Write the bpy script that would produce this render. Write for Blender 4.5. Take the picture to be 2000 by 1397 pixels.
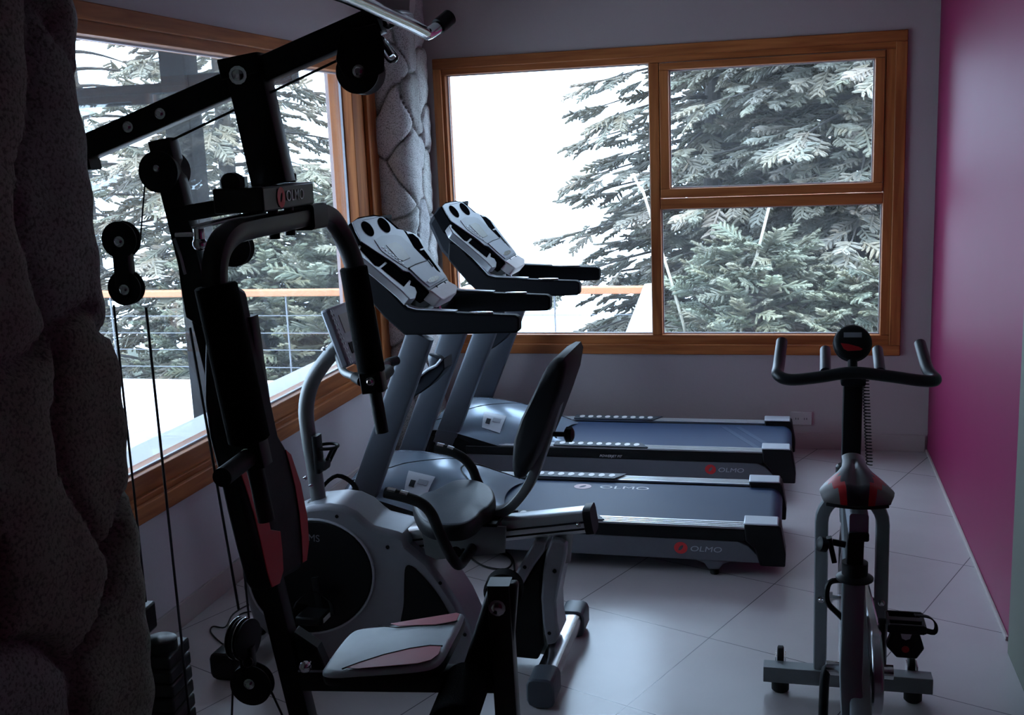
import bpy, math, random
import numpy as np
from mathutils import Vector, Matrix
random.seed(7); RNG = np.random.RandomState(7)
scene = bpy.context.scene
for o in list(bpy.data.objects): bpy.data.objects.remove(o)
COL = scene.collection

# ------------------------------------------------------------------ camera
W_, H_ = 2000.0, 1397.0
F_PX = 2135.689
CAM_Z = 1.65
yaw, pitch, roll = -0.253586, 0.18882171, 0.04157622
Fv = Vector((math.sin(yaw)*math.cos(pitch), math.cos(yaw)*math.cos(pitch), -math.sin(pitch)))
R0 = Vector((math.cos(yaw), -math.sin(yaw), 0)); D0 = Fv.cross(R0)
Rv = math.cos(roll)*R0 + math.sin(roll)*D0
Dv = -math.sin(roll)*R0 + math.cos(roll)*D0
cam_d = bpy.data.cameras.new('camera'); cam = bpy.data.objects.new('camera', cam_d); COL.objects.link(cam)
cam_d.sensor_fit = 'HORIZONTAL'; cam_d.sensor_width = 36.0; cam_d.lens = F_PX/W_*36.0
cam_d.clip_start = 0.05; cam_d.clip_end = 300
M = Matrix.Identity(4)
for i in range(3):
    M[i][0] = Rv[i]; M[i][1] = -Dv[i]; M[i][2] = -Fv[i]
M[2][3] = CAM_Z
cam.matrix_world = M
scene.camera = cam

# ------------------------------------------------------------------ light
world = bpy.data.worlds.new('sky'); scene.world = world; world.use_nodes = True
wn = world.node_tree.nodes; wl = world.node_tree.links
bg = wn['Background']; bg.inputs[0].default_value = (0.56, 0.73, 1.0, 1); bg.inputs[1].default_value = 11.0
sun_d = bpy.data.lights.new('sun', 'SUN'); sun = bpy.data.objects.new('sun', sun_d); COL.objects.link(sun)
sun_d.energy = 5.0; sun_d.angle = math.radians(0.6); sun_d.color = (1.0, 0.94, 0.84)
sun.rotation_euler = Vector((0.62, -0.30, 0.95)).to_track_quat('Z', 'Y').to_euler()
sun.location = (6, -2, 12)
vs = scene.view_settings
scene.display_settings.display_device = 'sRGB'
vs.view_transform = 'Standard'; vs.look = 'None'; vs.exposure = 0.0; vs.gamma = 1.0; vs.use_curve_mapping = False

# ------------------------------------------------------------------ helpers
def ray(px, py): return Rv*((px-W_/2)/F_PX) + Dv*((py-H_/2)/F_PX) + Fv
C0 = Vector((0, 0, CAM_Z))
def onY(px, py, Y): d = ray(px, py); return C0 + d*(Y/d.y)
def onX(px, py, X): d = ray(px, py); return C0 + d*(X/d.x)
def onZ(px, py, Z): d = ray(px, py); return C0 + d*((Z-CAM_Z)/d.z)
def onP(px, py, p, n):
    d = ray(px, py); return C0 + d*((p-C0).dot(n)/d.dot(n))
X3, Y3, Z3 = Vector((1,0,0)), Vector((0,1,0)), Vector((0,0,1))

def mat(name, col, rough=0.5, metal=0.0, var=0.06, scale=40.0, bump=0.0, bscale=200.0, spec=0.5, coat=0.0):
    m = bpy.data.materials.new(name); m.use_nodes = True
    nt = m.node_tree; b = nt.nodes['Principled BSDF']
    b.inputs['Metallic'].default_value = metal
    b.inputs['Specular IOR Level'].default_value = spec
    b.inputs['Coat Weight'].default_value = coat
    tc = nt.nodes.new('ShaderNodeTexCoord')
    nz = nt.nodes.new('ShaderNodeTexNoise'); nz.inputs['Scale'].default_value = scale; nz.inputs['Detail'].default_value = 4
    nt.links.new(tc.outputs['Object'], nz.inputs['Vector'])
    mx = nt.nodes.new('ShaderNodeMix'); mx.data_type = 'RGBA'
    mx.inputs[6].default_value = tuple(c*(1-var) for c in col)+(1,)
    mx.inputs[7].default_value = tuple(min(1, c*(1+var)) for c in col)+(1,)
    nt.links.new(nz.outputs['Fac'], mx.inputs[0]); nt.links.new(mx.outputs[2], b.inputs['Base Color'])
    mr = nt.nodes.new('ShaderNodeMapRange'); mr.inputs[3].default_value = max(0.02, rough-0.02); mr.inputs[4].default_value = min(1, rough+0.02)
    nt.links.new(nz.outputs['Fac'], mr.inputs[0]); nt.links.new(mr.outputs[0], b.inputs['Roughness'])
    if bump > 0:
        n2 = nt.nodes.new('ShaderNodeTexNoise'); n2.inputs['Scale'].default_value = bscale; n2.inputs['Detail'].default_value = 3
        nt.links.new(tc.outputs['Object'], n2.inputs['Vector'])
        bp = nt.nodes.new('ShaderNodeBump'); bp.inputs['Strength'].default_value = bump; bp.inputs['Distance'].default_value = 0.01
        nt.links.new(n2.outputs['Fac'], bp.inputs['Height']); nt.links.new(bp.outputs[0], b.inputs['Normal'])
    return m

def tag(o, label=None, cat=None, group=None, kind=None):
    if label: o['label'] = label
    if cat: o['category'] = cat
    if group: o['group'] = group
    if kind: o['kind'] = kind
    return o
def empty(name, loc=(0,0,0), **k):
    o = bpy.data.objects.new(name, None); COL.objects.link(o); o.location = loc
    o.empty_display_size = 0.1
    return tag(o, **k)
def root_org(p):
    v = Vector((0,0,0))
    while p is not None: v += p.location; p = p.parent
    return v

class MB:
    def __init__(s): s.v = []; s.f = []; s.m = []; s.cur = 0
    def add(s, vs, fs):
        k = len(s.v); s.v += [Vector(v) for v in vs]; s.f += [tuple(i+k for i in f) for f in fs]; s.m += [s.cur]*len(fs); return s
    def box(s, c, size, ax=None):
        c = Vector(c); a = ax or (X3, Y3, Z3); h = [x/2 for x in size]
        vs = [c + a[0]*h[0]*i + a[1]*h[1]*j + a[2]*h[2]*k for i in (-1,1) for j in (-1,1) for k in (-1,1)]
        return s.add(vs, [(0,1,3,2),(4,6,7,5),(0,4,5,1),(2,3,7,6),(0,2,6,4),(1,5,7,3)])
    def bb(s, x0,x1,y0,y1,z0,z1): return s.box(((x0+x1)/2,(y0+y1)/2,(z0+z1)/2), (x1-x0,y1-y0,z1-z0))
    def prism(s, pts, ext):
        pts = [Vector(p) for p in pts]; ext = Vector(ext); n = len(pts)
        nrm = Vector((0,0,0))
        for i in range(n): nrm += (pts[i]-pts[0]).cross(pts[(i+1)%n]-pts[0])
        if nrm.dot(ext) < 0: pts = pts[::-1]
        return s.add(pts+[p+ext for p in pts], [tuple(range(n))[::-1], tuple(range(n, 2*n))] + [(i, (i+1)%n, (i+1)%n+n, i+n) for i in range(n)])
    def sweep(s, path, prof, up=None, caps=True, closed=False):
        """prof: list of (a,b) along side/up axes; may be a function of i"""
        P = [Vector(p) for p in path]; n = len(P); rings = []
        T = []
        for i in range(n):
            a = P[(i-1) % n] if (closed or i) else P[i]; b = P[(i+1) % n] if (closed or i < n-1) else P[i]
            T.append((b-a).normalized())
        u = Vector(up) if up is not None else (Z3 if abs(T[0].z) < 0.9 else X3)
        u = (u - T[0]*u.dot(T[0])).normalized()
        for i in range(n):
            u = (u - T[i]*u.dot(T[i])).normalized(); sd = T[i].cross(u)
            pr = prof(i) if callable(prof) else prof
            rings.append([P[i] + sd*a + u*b for a, b in pr])
        k = len(rings[0]); vs = [v for r in rings for v in r]; fs = []
        for i in range(n if closed else n-1):
            j = (i+1) % n
            for q in range(k): fs.append((i*k+q, i*k+(q+1)%k, j*k+(q+1)%k, j*k+q))
        if caps and not closed: fs.append(tuple(range(k))[::-1]); fs.append(tuple(range((n-1)*k, n*k)))
        return s.add(vs, fs)
    def tube(s, path, r, n=14, **k):
        rr = r if callable(r) else (lambda i: r)
        return s.sweep(path, lambda i: [(rr(i)*math.cos(2*math.pi*q/n), rr(i)*math.sin(2*math.pi*q/n)) for q in range(n)], **k)
    def bar(s, path, w, h, up=None, rnd=0.2, **k):
        e = min(w, h)*rnd; a, b = w/2, h/2; pr = []
        for cx, cy, t0 in ((a-e,b-e,0),(-(a-e),b-e,90),(-(a-e),-(b-e),180),(a-e,-(b-e),270)):
            for t in (0, 45, 90): pr.append((cx+e*math.cos(math.radians(t0+t)), cy+e*math.sin(math.radians(t0+t))))
        return s.sweep(path, pr, up=up, **k)
    def cyl(s, a, b, r, r2=None, n=20): 
        r2 = r if r2 is None else r2
        return s.tube([a, b], lambda i: (r, r2)[i], n=n)
    def disc(s, c, ax, prof, n=32):
        """lathe round axis ax through c; prof = [(radius, height)...]"""
        ax = Vector(ax).normalized(); c = Vector(c); u = ax.orthogonal().normalized(); w = ax.cross(u); vs = []; fs = []
        k = len(prof)
        for q in range(n):
            t = 2*math.pi*q/n; d = u*math.cos(t)+w*math.sin(t)
            vs += [c + d*r + ax*h for r, h in prof]
        for q in range(n):
            j = (q+1) % n
            for i in range(k-1): fs.append((q*k+i, j*k+i, j*k+i+1, q*k+i+1))
        fs.append(tuple(q*k for q in range(n))[::-1]); fs.append(tuple(q*k+k-1 for q in range(n)))
        return s.add(vs, fs)
    def ball(s, c, r, n=14, sc=(1,1,1), ax=None):
        a = ax or (X3,Y3,Z3); c = Vector(c); vs = []; fs = []; m = n//2
        for i in range(1, m):
            for j in range(n):
                p, t = math.pi*i/m, 2*math.pi*j/n
                vs.append(c + a[0]*r*sc[0]*math.sin(p)*math.cos(t) + a[1]*r*sc[1]*math.sin(p)*math.sin(t) + a[2]*r*sc[2]*math.cos(p))
        vs += [c+a[2]*r*sc[2], c-a[2]*r*sc[2]]; T, B = len(vs)-2, len(vs)-1
        for i in range(m-2):
            for j in range(n): fs.append((i*n+j, (i+1)*n+j, (i+1)*n+(j+1)%n, i*n+(j+1)%n))
        for j in range(n): fs.append((T, j, (j+1)%n)); fs.append((B, (m-2)*n+(j+1)%n, (m-2)*n+j))
        return s.add(vs, fs)
    def build(s, name, mats, parent=None, bevel=0.0, seg=2, ang=35, smooth=True, **k):
        me = bpy.data.meshes.new(name); org = root_org(parent)
        me.from_pydata([tuple(v-org) for v in s.v], [], s.f)
        if not isinstance(mats, (list, tuple)): mats = [mats]
        for m in mats: me.materials.append(m)
        me.polygons.foreach_set('material_index', s.m)
        import bmesh
        bm = bmesh.new(); bm.from_mesh(me); bmesh.ops.recalc_face_normals(bm, faces=bm.faces); bm.to_mesh(me); bm.free()
        if smooth:
            me.polygons.foreach_set('use_smooth', [True]*len(me.polygons))
            me.set_sharp_from_angle(angle=math.radians(ang))
        o = bpy.data.objects.new(name, me); COL.objects.link(o)
        if parent is not None: o.parent = parent
        if bevel > 0:
            b = o.modifiers.new('bevel', 'BEVEL'); b.width = bevel; b.segments = seg; b.limit_method = 'ANGLE'; b.angle_limit = math.radians(40)
        return tag(o, **k)

def cr(pts, n=6, closed=False):
    """Catmull-Rom through points of any dimension"""
    P = [Vector(p) for p in pts]; N = len(P); out = []
    for i in range(N if closed else N-1):
        g = (lambda j: P[j % N]) if closed else (lambda j: P[min(max(j,0),N-1)])
        a, b, c, d = g(i-1), g(i), g(i+1), g(i+2)
        for q in range(n):
            t = q/n; out.append(0.5*((2*b)+(c-a)*t+(2*a-5*b+4*c-d)*t*t+(3*b-a-3*c+d)*t*t*t))
    if not closed: out.append(P[-1])
    return out
def spoly(pix, fn, n=4): return [fn(p.x, p.y) for p in cr([(a,b) for a,b in pix], n, True)]
def ell(cx, cy, rx, ry, rot=0, n=24):
    c, s_ = math.cos(math.radians(rot)), math.sin(math.radians(rot)); o = []
    for i in range(n):
        t = 2*math.pi*i/n; a, b = rx*math.cos(t), ry*math.sin(t); o.append((cx+a*c-b*s_, cy+a*s_+b*c))
    return o

def text_mesh(name, body, size, org, xd, yd, m, parent, depth=0.0006, shear=0.0, bold=0.0, wide=1.0):
    cu = bpy.data.curves.new(name, 'FONT'); cu.body = body; cu.size = size; cu.extrude = depth; cu.shear = shear; cu.offset = bold*size
    cu.align_x = 'CENTER'; cu.align_y = 'CENTER'
    t = bpy.data.objects.new(name+'_c', cu); COL.objects.link(t)
    bpy.context.view_layer.update()
    me = bpy.data.meshes.new_from_object(t.evaluated_get(bpy.context.evaluated_depsgraph_get()))
    bpy.data.objects.remove(t); me.name = name
    xd = Vector(xd).normalized(); yd = Vector(yd).normalized(); zd = xd.cross(yd); ro = root_org(parent); org = Vector(org)
    for v in me.vertices: v.co = org + xd*v.co.x*wide + yd*v.co.y + zd*v.co.z - ro
    me.materials.clear(); me.materials.append(m)
    o = bpy.data.objects.new(name, me); COL.objects.link(o); o.parent = parent; return o
def emblem(name, r, org, xd, yd, m, parent, depth=0.0006):
    xd = Vector(xd).normalized(); yd = Vector(yd).normalized(); zd = xd.cross(yd); b = MB(); n = 28; vs = []
    for i in range(n):   # swirl ring: round outside, slanted leaf-shaped eye
        t = 2*math.pi*i/n; o_ = Vector(org)
        a = xd*math.cos(t)*r + yd*math.sin(t)*r*0.92
        q = (0.52*math.cos(t)*abs(math.cos(t))**0.3, 0.24*math.sin(t)); c, s_ = math.cos(0.9), math.sin(0.9)
        e = xd*(q[0]*c-q[1]*s_)*r + yd*(q[0]*s_+q[1]*c)*r
        vs += [o_+a, o_+e, o_+a+zd*depth, o_+e+zd*depth]
    fs = []
    for i in range(n):
        j = (i+1) % n; fs += [(4*i+2, 4*j+2, 4*j+3, 4*i+3), (4*i, 4*i+2, 4*j+2, 4*j) if 0 else (4*i, 4*j, 4*j+2, 4*i+2), (4*i+1, 4*i+3, 4*j+3, 4*j+1), (4*i, 4*i+1, 4*j+1, 4*j)]
    b.add(vs, fs); return b.build(name, m, parent, smooth=False)

# ------------------------------------------------------------------ materials
def wood_mat(name, c1, c2, axis):
    m = bpy.data.materials.new(name); m.use_nodes = True; nt = m.node_tree; b = nt.nodes['Principled BSDF']
    b.inputs['Roughness'].default_value = 0.45; b.inputs['Specular IOR Level'].default_value = 0.3; b.inputs['Coat Weight'].default_value = 0.04; b.inputs['Coat Roughness'].default_value = 0.25
    tc = nt.nodes.new('ShaderNodeTexCoord'); mp = nt.nodes.new('ShaderNodeMapping')
    sc = [14, 14, 14]; sc[axis] = 0.9; mp.inputs['Scale'].default_value = sc
    nt.links.new(tc.outputs['Object'], mp.inputs['Vector'])
    nz = nt.nodes.new('ShaderNodeTexNoise'); nz.inputs['Scale'].default_value = 2.2; nz.inputs['Detail'].default_value = 8; nz.inputs['Distortion'].default_value = 0.6
    nt.links.new(mp.outputs[0], nz.inputs['Vector'])
    cp = nt.nodes.new('ShaderNodeValToRGB'); cp.color_ramp.elements[0].position = 0.32; cp.color_ramp.elements[0].color = (*c1, 1)
    cp.color_ramp.elements[1].position = 0.68; cp.color_ramp.elements[1].color = (*c2, 1)
    nt.links.new(nz.outputs['Fac'], cp.inputs[0]); nt.links.new(cp.outputs[0], b.inputs['Base Color'])
    bp = nt.nodes.new('ShaderNodeBump'); bp.inputs['Strength'].default_value = 0.15; bp.inputs['Distance'].default_value = 0.004
    nt.links.new(nz.outputs['Fac'], bp.inputs['Height']); nt.links.new(bp.outputs[0], b.inputs['Normal'])
    return m
WOODX = wood_mat('varnished_wood_x', (0.30,0.085,0.022), (0.54,0.19,0.055), 0)
WOODY = wood_mat('varnished_wood_y', (0.30,0.085,0.022), (0.54,0.19,0.055), 1)
WOODZ = wood_mat('varnished_wood_z', (0.30,0.085,0.022), (0.54,0.19,0.055), 2)
DWOOD = mat('dark_timber', (0.012,0.011,0.011), 0.85, spec=0.1)
PLASTER = mat('plaster', (0.45,0.385,0.375), 0.75, var=0.03, scale=3, bump=0.08, bscale=60)
PLASTER_LIT = mat('plaster_lit', (0.54,0.49,0.51), 0.75, var=0.03, scale=3, bump=0.08, bscale=60)  # same plaster, lightened to carry the light on the left wall
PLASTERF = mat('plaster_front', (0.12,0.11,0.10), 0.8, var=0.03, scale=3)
MAGENTA = mat('magenta_paint', (0.21,0.009,0.065), 0.50, var=0.04, scale=2.0, bump=0.02, bscale=8, spec=0.22)
BASEB = mat('tile_skirting', (0.44,0.37,0.355), 0.5, var=0.04, scale=6)
CEIL = mat('ceiling_paint', (0.35,0.33,0.32), 0.8, var=0.02)
SILVER = mat('silver_paint', (0.36,0.37,0.39), 0.34, 0.55)
GREYP = mat('grey_plastic', (0.30,0.32,0.36), 0.38, 0.25)
UPR = mat('upright_grey', (0.085,0.095,0.115), 0.36, 0.3)
LGREY = mat('light_grey_plastic', (0.55,0.58,0.63), 0.32, 0.15)
DGREY = mat('dark_grey_plastic', (0.012,0.014,0.02), 0.6, spec=0.15)
BLACK = mat('black_plastic', (0.006,0.006,0.007), 0.48, spec=0.22)
BSTEEL = mat('black_steel', (0.004,0.004,0.005), 0.36, var=0.1, spec=0.22)
FOAM = mat('black_foam', (0.004,0.004,0.0045), 0.9, bump=0.3, bscale=500, spec=0.08)
VINYL = mat('grey_vinyl', (0.42,0.47,0.50), 0.38, bump=0.05, bscale=300)
DVINYL = mat('dark_vinyl', (0.010,0.009,0.010), 0.6, bump=0.06, bscale=300, spec=0.2)
RED = mat('red_vinyl', (0.45,0.010,0.015), 0.45)
REDP = mat('red_print', (0.75,0.04,0.05), 0.5)
WHITEP = mat('white_print', (0.75,0.75,0.78), 0.5)
MATTE = mat('matte_black', (0.004,0.004,0.005), 1.0, spec=0.0)
CHROME = mat('chrome', (0.72,0.72,0.74), 0.14, 1.0)
ALU = mat('brushed_aluminium', (0.62,0.63,0.65), 0.3, 0.9)
BELT = mat('running_belt', (0.014,0.036,0.095), 0.48, bump=0.12, bscale=900, var=0.12, spec=0.38)
RUBBER = mat('rubber', (0.006,0.006,0.006), 0.6, spec=0.25)
SEATB = mat('seat_foam_skin', (0.05,0.06,0.075), 0.38, bump=0.05, bscale=200)
CABLE = mat('steel_cable', (0.02,0.02,0.025), 0.5)
SCREEN = mat('lcd', (0.40,0.42,0.38), 0.18)  # lighter base stands in for pale glare on the display
WHITE = mat('white_plastic', (0.70,0.67,0.66), 0.4)
DECK = mat('deck_paint', (0.70,0.70,0.72), 0.6, scale=2)
RAILW = mat('rail_wood', (0.42,0.16,0.07), 0.5, scale=8, var=0.2)
BARK = mat('bark', (0.05,0.042,0.036), 0.9, bump=0.8, bscale=20)
GROUND = mat('ground', (0.05,0.055,0.035), 0.95, scale=1.5, var=0.5)

def floor_mat():
    m = bpy.data.materials.new('floor_tiles'); m.use_nodes = True; nt = m.node_tree; N = nt.nodes.new; L = nt.links.new; b = nt.nodes['Principled BSDF']
    geo = N('ShaderNodeNewGeometry')
    def dot(v):
        d = N('ShaderNodeVectorMath'); d.operation = 'DOT_PRODUCT'; d.inputs[1].default_value = v; L(geo.outputs['Position'], d.inputs[0]); return d.outputs['Value']
    def mth(op, a, b_=None):
        n = N('ShaderNodeMath'); n.operation = op
        for i, x in enumerate((a, b_)):
            if x is None: continue
            if isinstance(x, (int, float)): n.inputs[i].default_value = x
            else: L(x, n.inputs[i])
        return n.outputs[0]
    lines = []; cells = []
    for v, off in (((0.924,-0.383,0), -1.576), ((0.383,0.924,0), 3.126)):
        t = mth('DIVIDE', mth('SUBTRACT', dot(v), off), 0.541)
        fr = mth('ABSOLUTE', mth('SUBTRACT', mth('FRACT', mth('ADD', t, 0.5)), 0.5))
        lines.append(mth('LESS_THAN', fr, 0.0032)); cells.append(mth('FLOOR', t))
    g = mth('MAXIMUM', lines[0], lines[1])
    wn_ = N('ShaderNodeTexWhiteNoise'); wn_.noise_dimensions = '2D'; cb = N('ShaderNodeCombineXYZ'); L(cells[0], cb.inputs[0]); L(cells[1], cb.inputs[1]); L(cb.outputs[0], wn_.inputs['Vector'])
    nz = N('ShaderNodeTexNoise'); nz.inputs['Scale'].default_value = 3.5; nz.inputs['Detail'].default_value = 7; L(geo.outputs['Position'], nz.inputs['Vector'])
    mx = N('ShaderNodeMix'); mx.data_type = 'RGBA'; mx.inputs[6].default_value = (0.42,0.38,0.38,1); mx.inputs[7].default_value = (0.55,0.50,0.50,1)
    L(mth('ADD', mth('MULTIPLY', nz.outputs['Fac'], 0.8), mth('MULTIPLY', wn_.outputs['Value'], 0.2)), mx.inputs[0])
    m2 = N('ShaderNodeMix'); m2.data_type = 'RGBA'; L(g, m2.inputs[0]); L(mx.outputs[2], m2.inputs[6]); m2.inputs[7].default_value = (0.12,0.11,0.12,1)
    L(m2.outputs[2], b.inputs['Base Color'])
    n3 = N('ShaderNodeTexNoise'); n3.inputs['Scale'].default_value = 2.5; n3.inputs['Detail'].default_value = 6; L(geo.outputs['Position'], n3.inputs['Vector'])
    mr = N('ShaderNodeMapRange'); mr.inputs[3].default_value = 0.23; mr.inputs[4].default_value = 0.27; b.inputs['Specular IOR Level'].default_value = 0.65; L(n3.outputs['Fac'], mr.inputs[0]); L(mr.outputs[0], b.inputs['Roughness'])
    return m
FLOORM = floor_mat()

def glass_mat(name, tint, refl=1.0):
    m = bpy.data.materials.new(name); m.use_nodes = True; nt = m.node_tree; nt.nodes.clear(); N = nt.nodes.new; L = nt.links.new
    out = N('ShaderNodeOutputMaterial'); tr = N('ShaderNodeBsdfTransparent'); tr.inputs[0].default_value = (*tint, 1)
    gl = N('ShaderNodeBsdfGlossy'); gl.inputs['Roughness'].default_value = 0.0; gl.inputs[0].default_value = (refl, refl, refl, 1)
    fr = N('ShaderNodeFresnel'); mx = N('ShaderNodeMixShader')
    ge = N('ShaderNodeNewGeometry'); mr = N('ShaderNodeMapRange'); mr.inputs[3].default_value = 1.5; mr.inputs[4].default_value = 1/1.5   # same Fresnel on both faces of the sheet
    L(ge.outputs['Backfacing'], mr.inputs[0]); L(mr.outputs[0], fr.inputs[0])
    tl = N('ShaderNodeBsdfTranslucent'); tl.inputs[0].default_value = (0.8,0.8,0.8,1); m0 = N('ShaderNodeMixShader'); m0.inputs[0].default_value = 0.012   # translucent veil put in for the bright window haze
    L(fr.outputs[0], mx.inputs[0]); L(tr.outputs[0], m0.inputs[1]); L(tl.outputs[0], m0.inputs[2]); L(m0.outputs[0], mx.inputs[1]); L(gl.outputs[0], mx.inputs[2]); L(mx.outputs[0], out.inputs[0])
    return m
GLASS = glass_mat('window_glass', (0.90,0.93,0.92))

def stone_mat():
    m = bpy.data.materials.new('river_stone'); m.use_nodes = True; nt = m.node_tree; N = nt.nodes.new; L = nt.links.new; b = nt.nodes['Principled BSDF']
    at = N('ShaderNodeAttribute'); at.attribute_name = 'tint'; tc = N('ShaderNodeTexCoord')
    nz = N('ShaderNodeTexNoise'); nz.inputs['Scale'].default_value = 180; nz.inputs['Detail'].default_value = 3; L(tc.outputs['Object'], nz.inputs['Vector'])
    cp = N('ShaderNodeValToRGB'); cp.color_ramp.elements[0].position = 0.36; cp.color_ramp.elements[0].color = (0.42,0.41,0.40,1); cp.color_ramp.elements[1].position = 0.52; cp.color_ramp.elements[1].color = (1,1,1,1)
    L(nz.outputs['Fac'], cp.inputs[0])
    mx = N('ShaderNodeMix'); mx.data_type = 'RGBA'; mx.blend_type = 'MULTIPLY'; mx.inputs[0].default_value = 1; L(at.outputs['Color'], mx.inputs[6]); L(cp.outputs[0], mx.inputs[7])
    L(mx.outputs[2], b.inputs['Base Color']); b.inputs['Roughness'].default_value = 0.72
    bp = N('ShaderNodeBump'); bp.inputs['Strength'].default_value = 0.35; bp.inputs['Distance'].default_value = 0.004; L(nz.outputs['Fac'], bp.inputs['Height']); L(bp.outputs[0], b.inputs['Normal'])
    return m
STONE = stone_mat()

# ------------------------------------------------------------------ room shell
XR, XL, YB = 0.70, -2.13, 5.89
CEILZ = 2.62
MB().bb(-4.6, XR+0.2, -2.2, YB+0.02, -0.12, 0.0).build('floor', FLOORM, kind='structure', smooth=False)
MB().bb(-4.6, XR+0.2, -2.2, YB+0.25, CEILZ, CEILZ+0.15).build('ceiling', CEIL, kind='structure', smooth=False)
MB().bb(XR, XR+0.2, -2.2, YB+0.25, -0.1, CEILZ).build('wall_right', MAGENTA, kind='structure', smooth=False)
# back wall round the window opening
bx0, bx1, bz0, bz1 = -1.885, 0.535, 0.53, 2.125
w = MB(); w.bb(XL-0.25, bx0, YB, YB+0.25, -0.1, CEILZ); w.bb(bx1, XR, YB, YB+0.25, -0.1, CEILZ); w.bb(bx0, bx1, YB, YB+0.25, -0.1, bz0); w.bb(bx0, bx1, YB, YB+0.25, bz1, CEILZ)
w.build('wall_back', PLASTER, kind='structure', smooth=False)
ly0, ly1, lz0, lz1 = 2.30, 5.50, 0.475, 2.13
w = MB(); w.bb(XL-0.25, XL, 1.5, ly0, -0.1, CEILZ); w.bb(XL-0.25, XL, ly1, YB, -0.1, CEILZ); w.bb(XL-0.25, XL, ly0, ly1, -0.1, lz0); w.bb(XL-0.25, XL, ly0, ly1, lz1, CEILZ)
w.build('wall_left', PLASTER_LIT, kind='structure', smooth=False)
w = MB(); w.bb(-4.6, -4.4, -2.2, 1.5, -0.1, CEILZ); w.bb(-4.6, XL, 1.5, 1.7, -0.1, CEILZ)
w.build('wall_side', PLASTERF, kind='structure', smooth=False)
MB().bb(-4.6, XR+0.2, -2.4, -2.2, -0.1, CEILZ).build('wall_front', PLASTERF, kind='structure', smooth=False)
MB().bb(XL+0.012, XR-0.012, YB-0.012, YB, 0, 0.09).build('baseboard_back', BASEB, kind='structure', bevel=0.002)
MB().bb(XL, XL+0.012, 1.9, YB-0.38, 0, 0.09).build('baseboard_left', BASEB, kind='structure', bevel=0.002)
MB().bb(XR-0.010, XR, 3.62, YB-0.014, 0, 0.016).build('baseboard_right', BASEB, kind='structure', bevel=0.002)
MB().bb(XR-0.02, XR, 2.30, 3.53, 0, 2.35).build('trim_1', mat('pale_door_frame', (0.13,0.14,0.11), 0.6), kind='structure', bevel=0.004)

# back window : casing, mullions, upper sash, panes
def frame4(x0, x1, z0, z1, t, y0, y1, fn=None):
    return [(x0,x1,y0,y1,z1-t,z1),(x0,x1,y0,y1,z0,z0+t)], [(x0,x0+t,y0,y1,z0+t,z1-t),(x1-t,x1,y0,y1,z0+t,z1-t)]
def wood_parts(name, hor, ver, parent, mh, mv, bev=0.004):
    b = MB()
    for q in hor: b.bb(*q)
    b.cur = 1
    for q in ver: b.bb(*q)
    return b.build(name, [mh, mv], parent, bevel=bev)
win1 = empty('window_1', ((bx0+bx1)/2, YB, bz0), kind='structure')
cx0, cx1, cz0, cz1 = -1.905, 0.552, 0.513, 2.145
wood_parts('casing', [(cx0,cx1,YB-0.016,YB+0.004,cz1-0.055,cz1),(cx0,cx1,YB-0.016,YB+0.004,cz0,cz0+0.055)], [(cx0,cx0+0.045,YB-0.016,YB+0.004,cz0+0.055,cz1-0.055),(cx1-0.055,cx1,YB-0.016,YB+0.004,cz0+0.055,cz1-0.055)], win1, WOODX, WOODZ)
fy0, fy1 = YB+0.0045, YB+0.10
gz0, gz1 = 0.618, 2.058
wood_parts('window_frame', [(bx0,bx1,fy0,fy1,gz1,bz1),(bx0,bx1,fy0,fy1,bz0,gz0),(-0.675,0.452,fy0,fy1,1.298,1.352)], [(bx0,-1.842,fy0,fy1,gz0,gz1),(0.452,bx1,fy0,fy1,gz0,gz1),(-0.728,-0.675,fy0,fy1,gz0,gz1)], win1, WOODX, WOODZ)
wood_parts('sash', [(-0.672,0.449,fy0-0.008,fy1-0.03,2.018,2.054),(-0.672,0.449,fy0-0.008,fy1-0.03,1.358,1.405)], [(-0.672,-0.625,fy0-0.008,fy1-0.03,1.405,2.018),(0.402,0.449,fy0-0.008,fy1-0.03,1.405,2.018)], win1, WOODX, WOODZ)
def beads(x0,x1,z0,z1,y,t=0.007): 
    b = MB(); b.bb(x0,x1,y-0.012,y+0.0,z1-t,z1); b.bb(x0,x1,y-0.012,y,z0,z0+t); b.bb(x0,x0+t,y-0.012,y,z0+t,z1-t); b.bb(x1-t,x1,y-0.012,y,z0+t,z1-t)
    return b.build('glazing_bead', LGREY, win1)
gy = YB+0.055
for q in ((-1.842,-0.728,gz0,gz1),(-0.675,0.452,gz0,1.298),(-0.625,0.402,1.405,2.018)):
    beads(*q, gy)
    MB().bb(q[0],q[1],gy+0.001,gy+0.006,q[2],q[3]).build('pane', GLASS, win1, smooth=False)

# left window
win2 = empty('window_2', (XL, (ly0+ly1)/2, lz0), kind='structure')
b = MB(); b.bb(XL-0.004,XL+0.018,ly0-0.03,5.535,2.095,2.15); b.bb(XL-0.004,XL+0.018,ly0-0.03,5.535,0.455,0.515); b.cur = 1
b.bb(XL-0.004,XL+0.018,5.40,5.535,0.515,2.095); b.bb(XL-0.004,XL+0.018,ly0-0.03,ly0+0.03,0.515,2.095)
b.build('casing', [WOODY, WOODZ], win2, bevel=0.004)
b = MB(); lx0, lx1 = XL-0.13, XL-0.0045; b.bb(lx0,lx1,ly0,ly1,2.055,lz1); b.bb(lx0,lx1-0.02,ly0,ly1,lz0,0.60); b.bb(lx1-0.02,lx1,ly0,ly1,lz0,0.535); b.cur = 1
b.bb(lx0,lx1,5.26,ly1,0.60,2.055); b.bb(lx0,lx1,ly0,ly0+0.06,0.60,2.055)
b.build('window_frame', [WOODY, WOODZ], win2, bevel=0.004)
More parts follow.
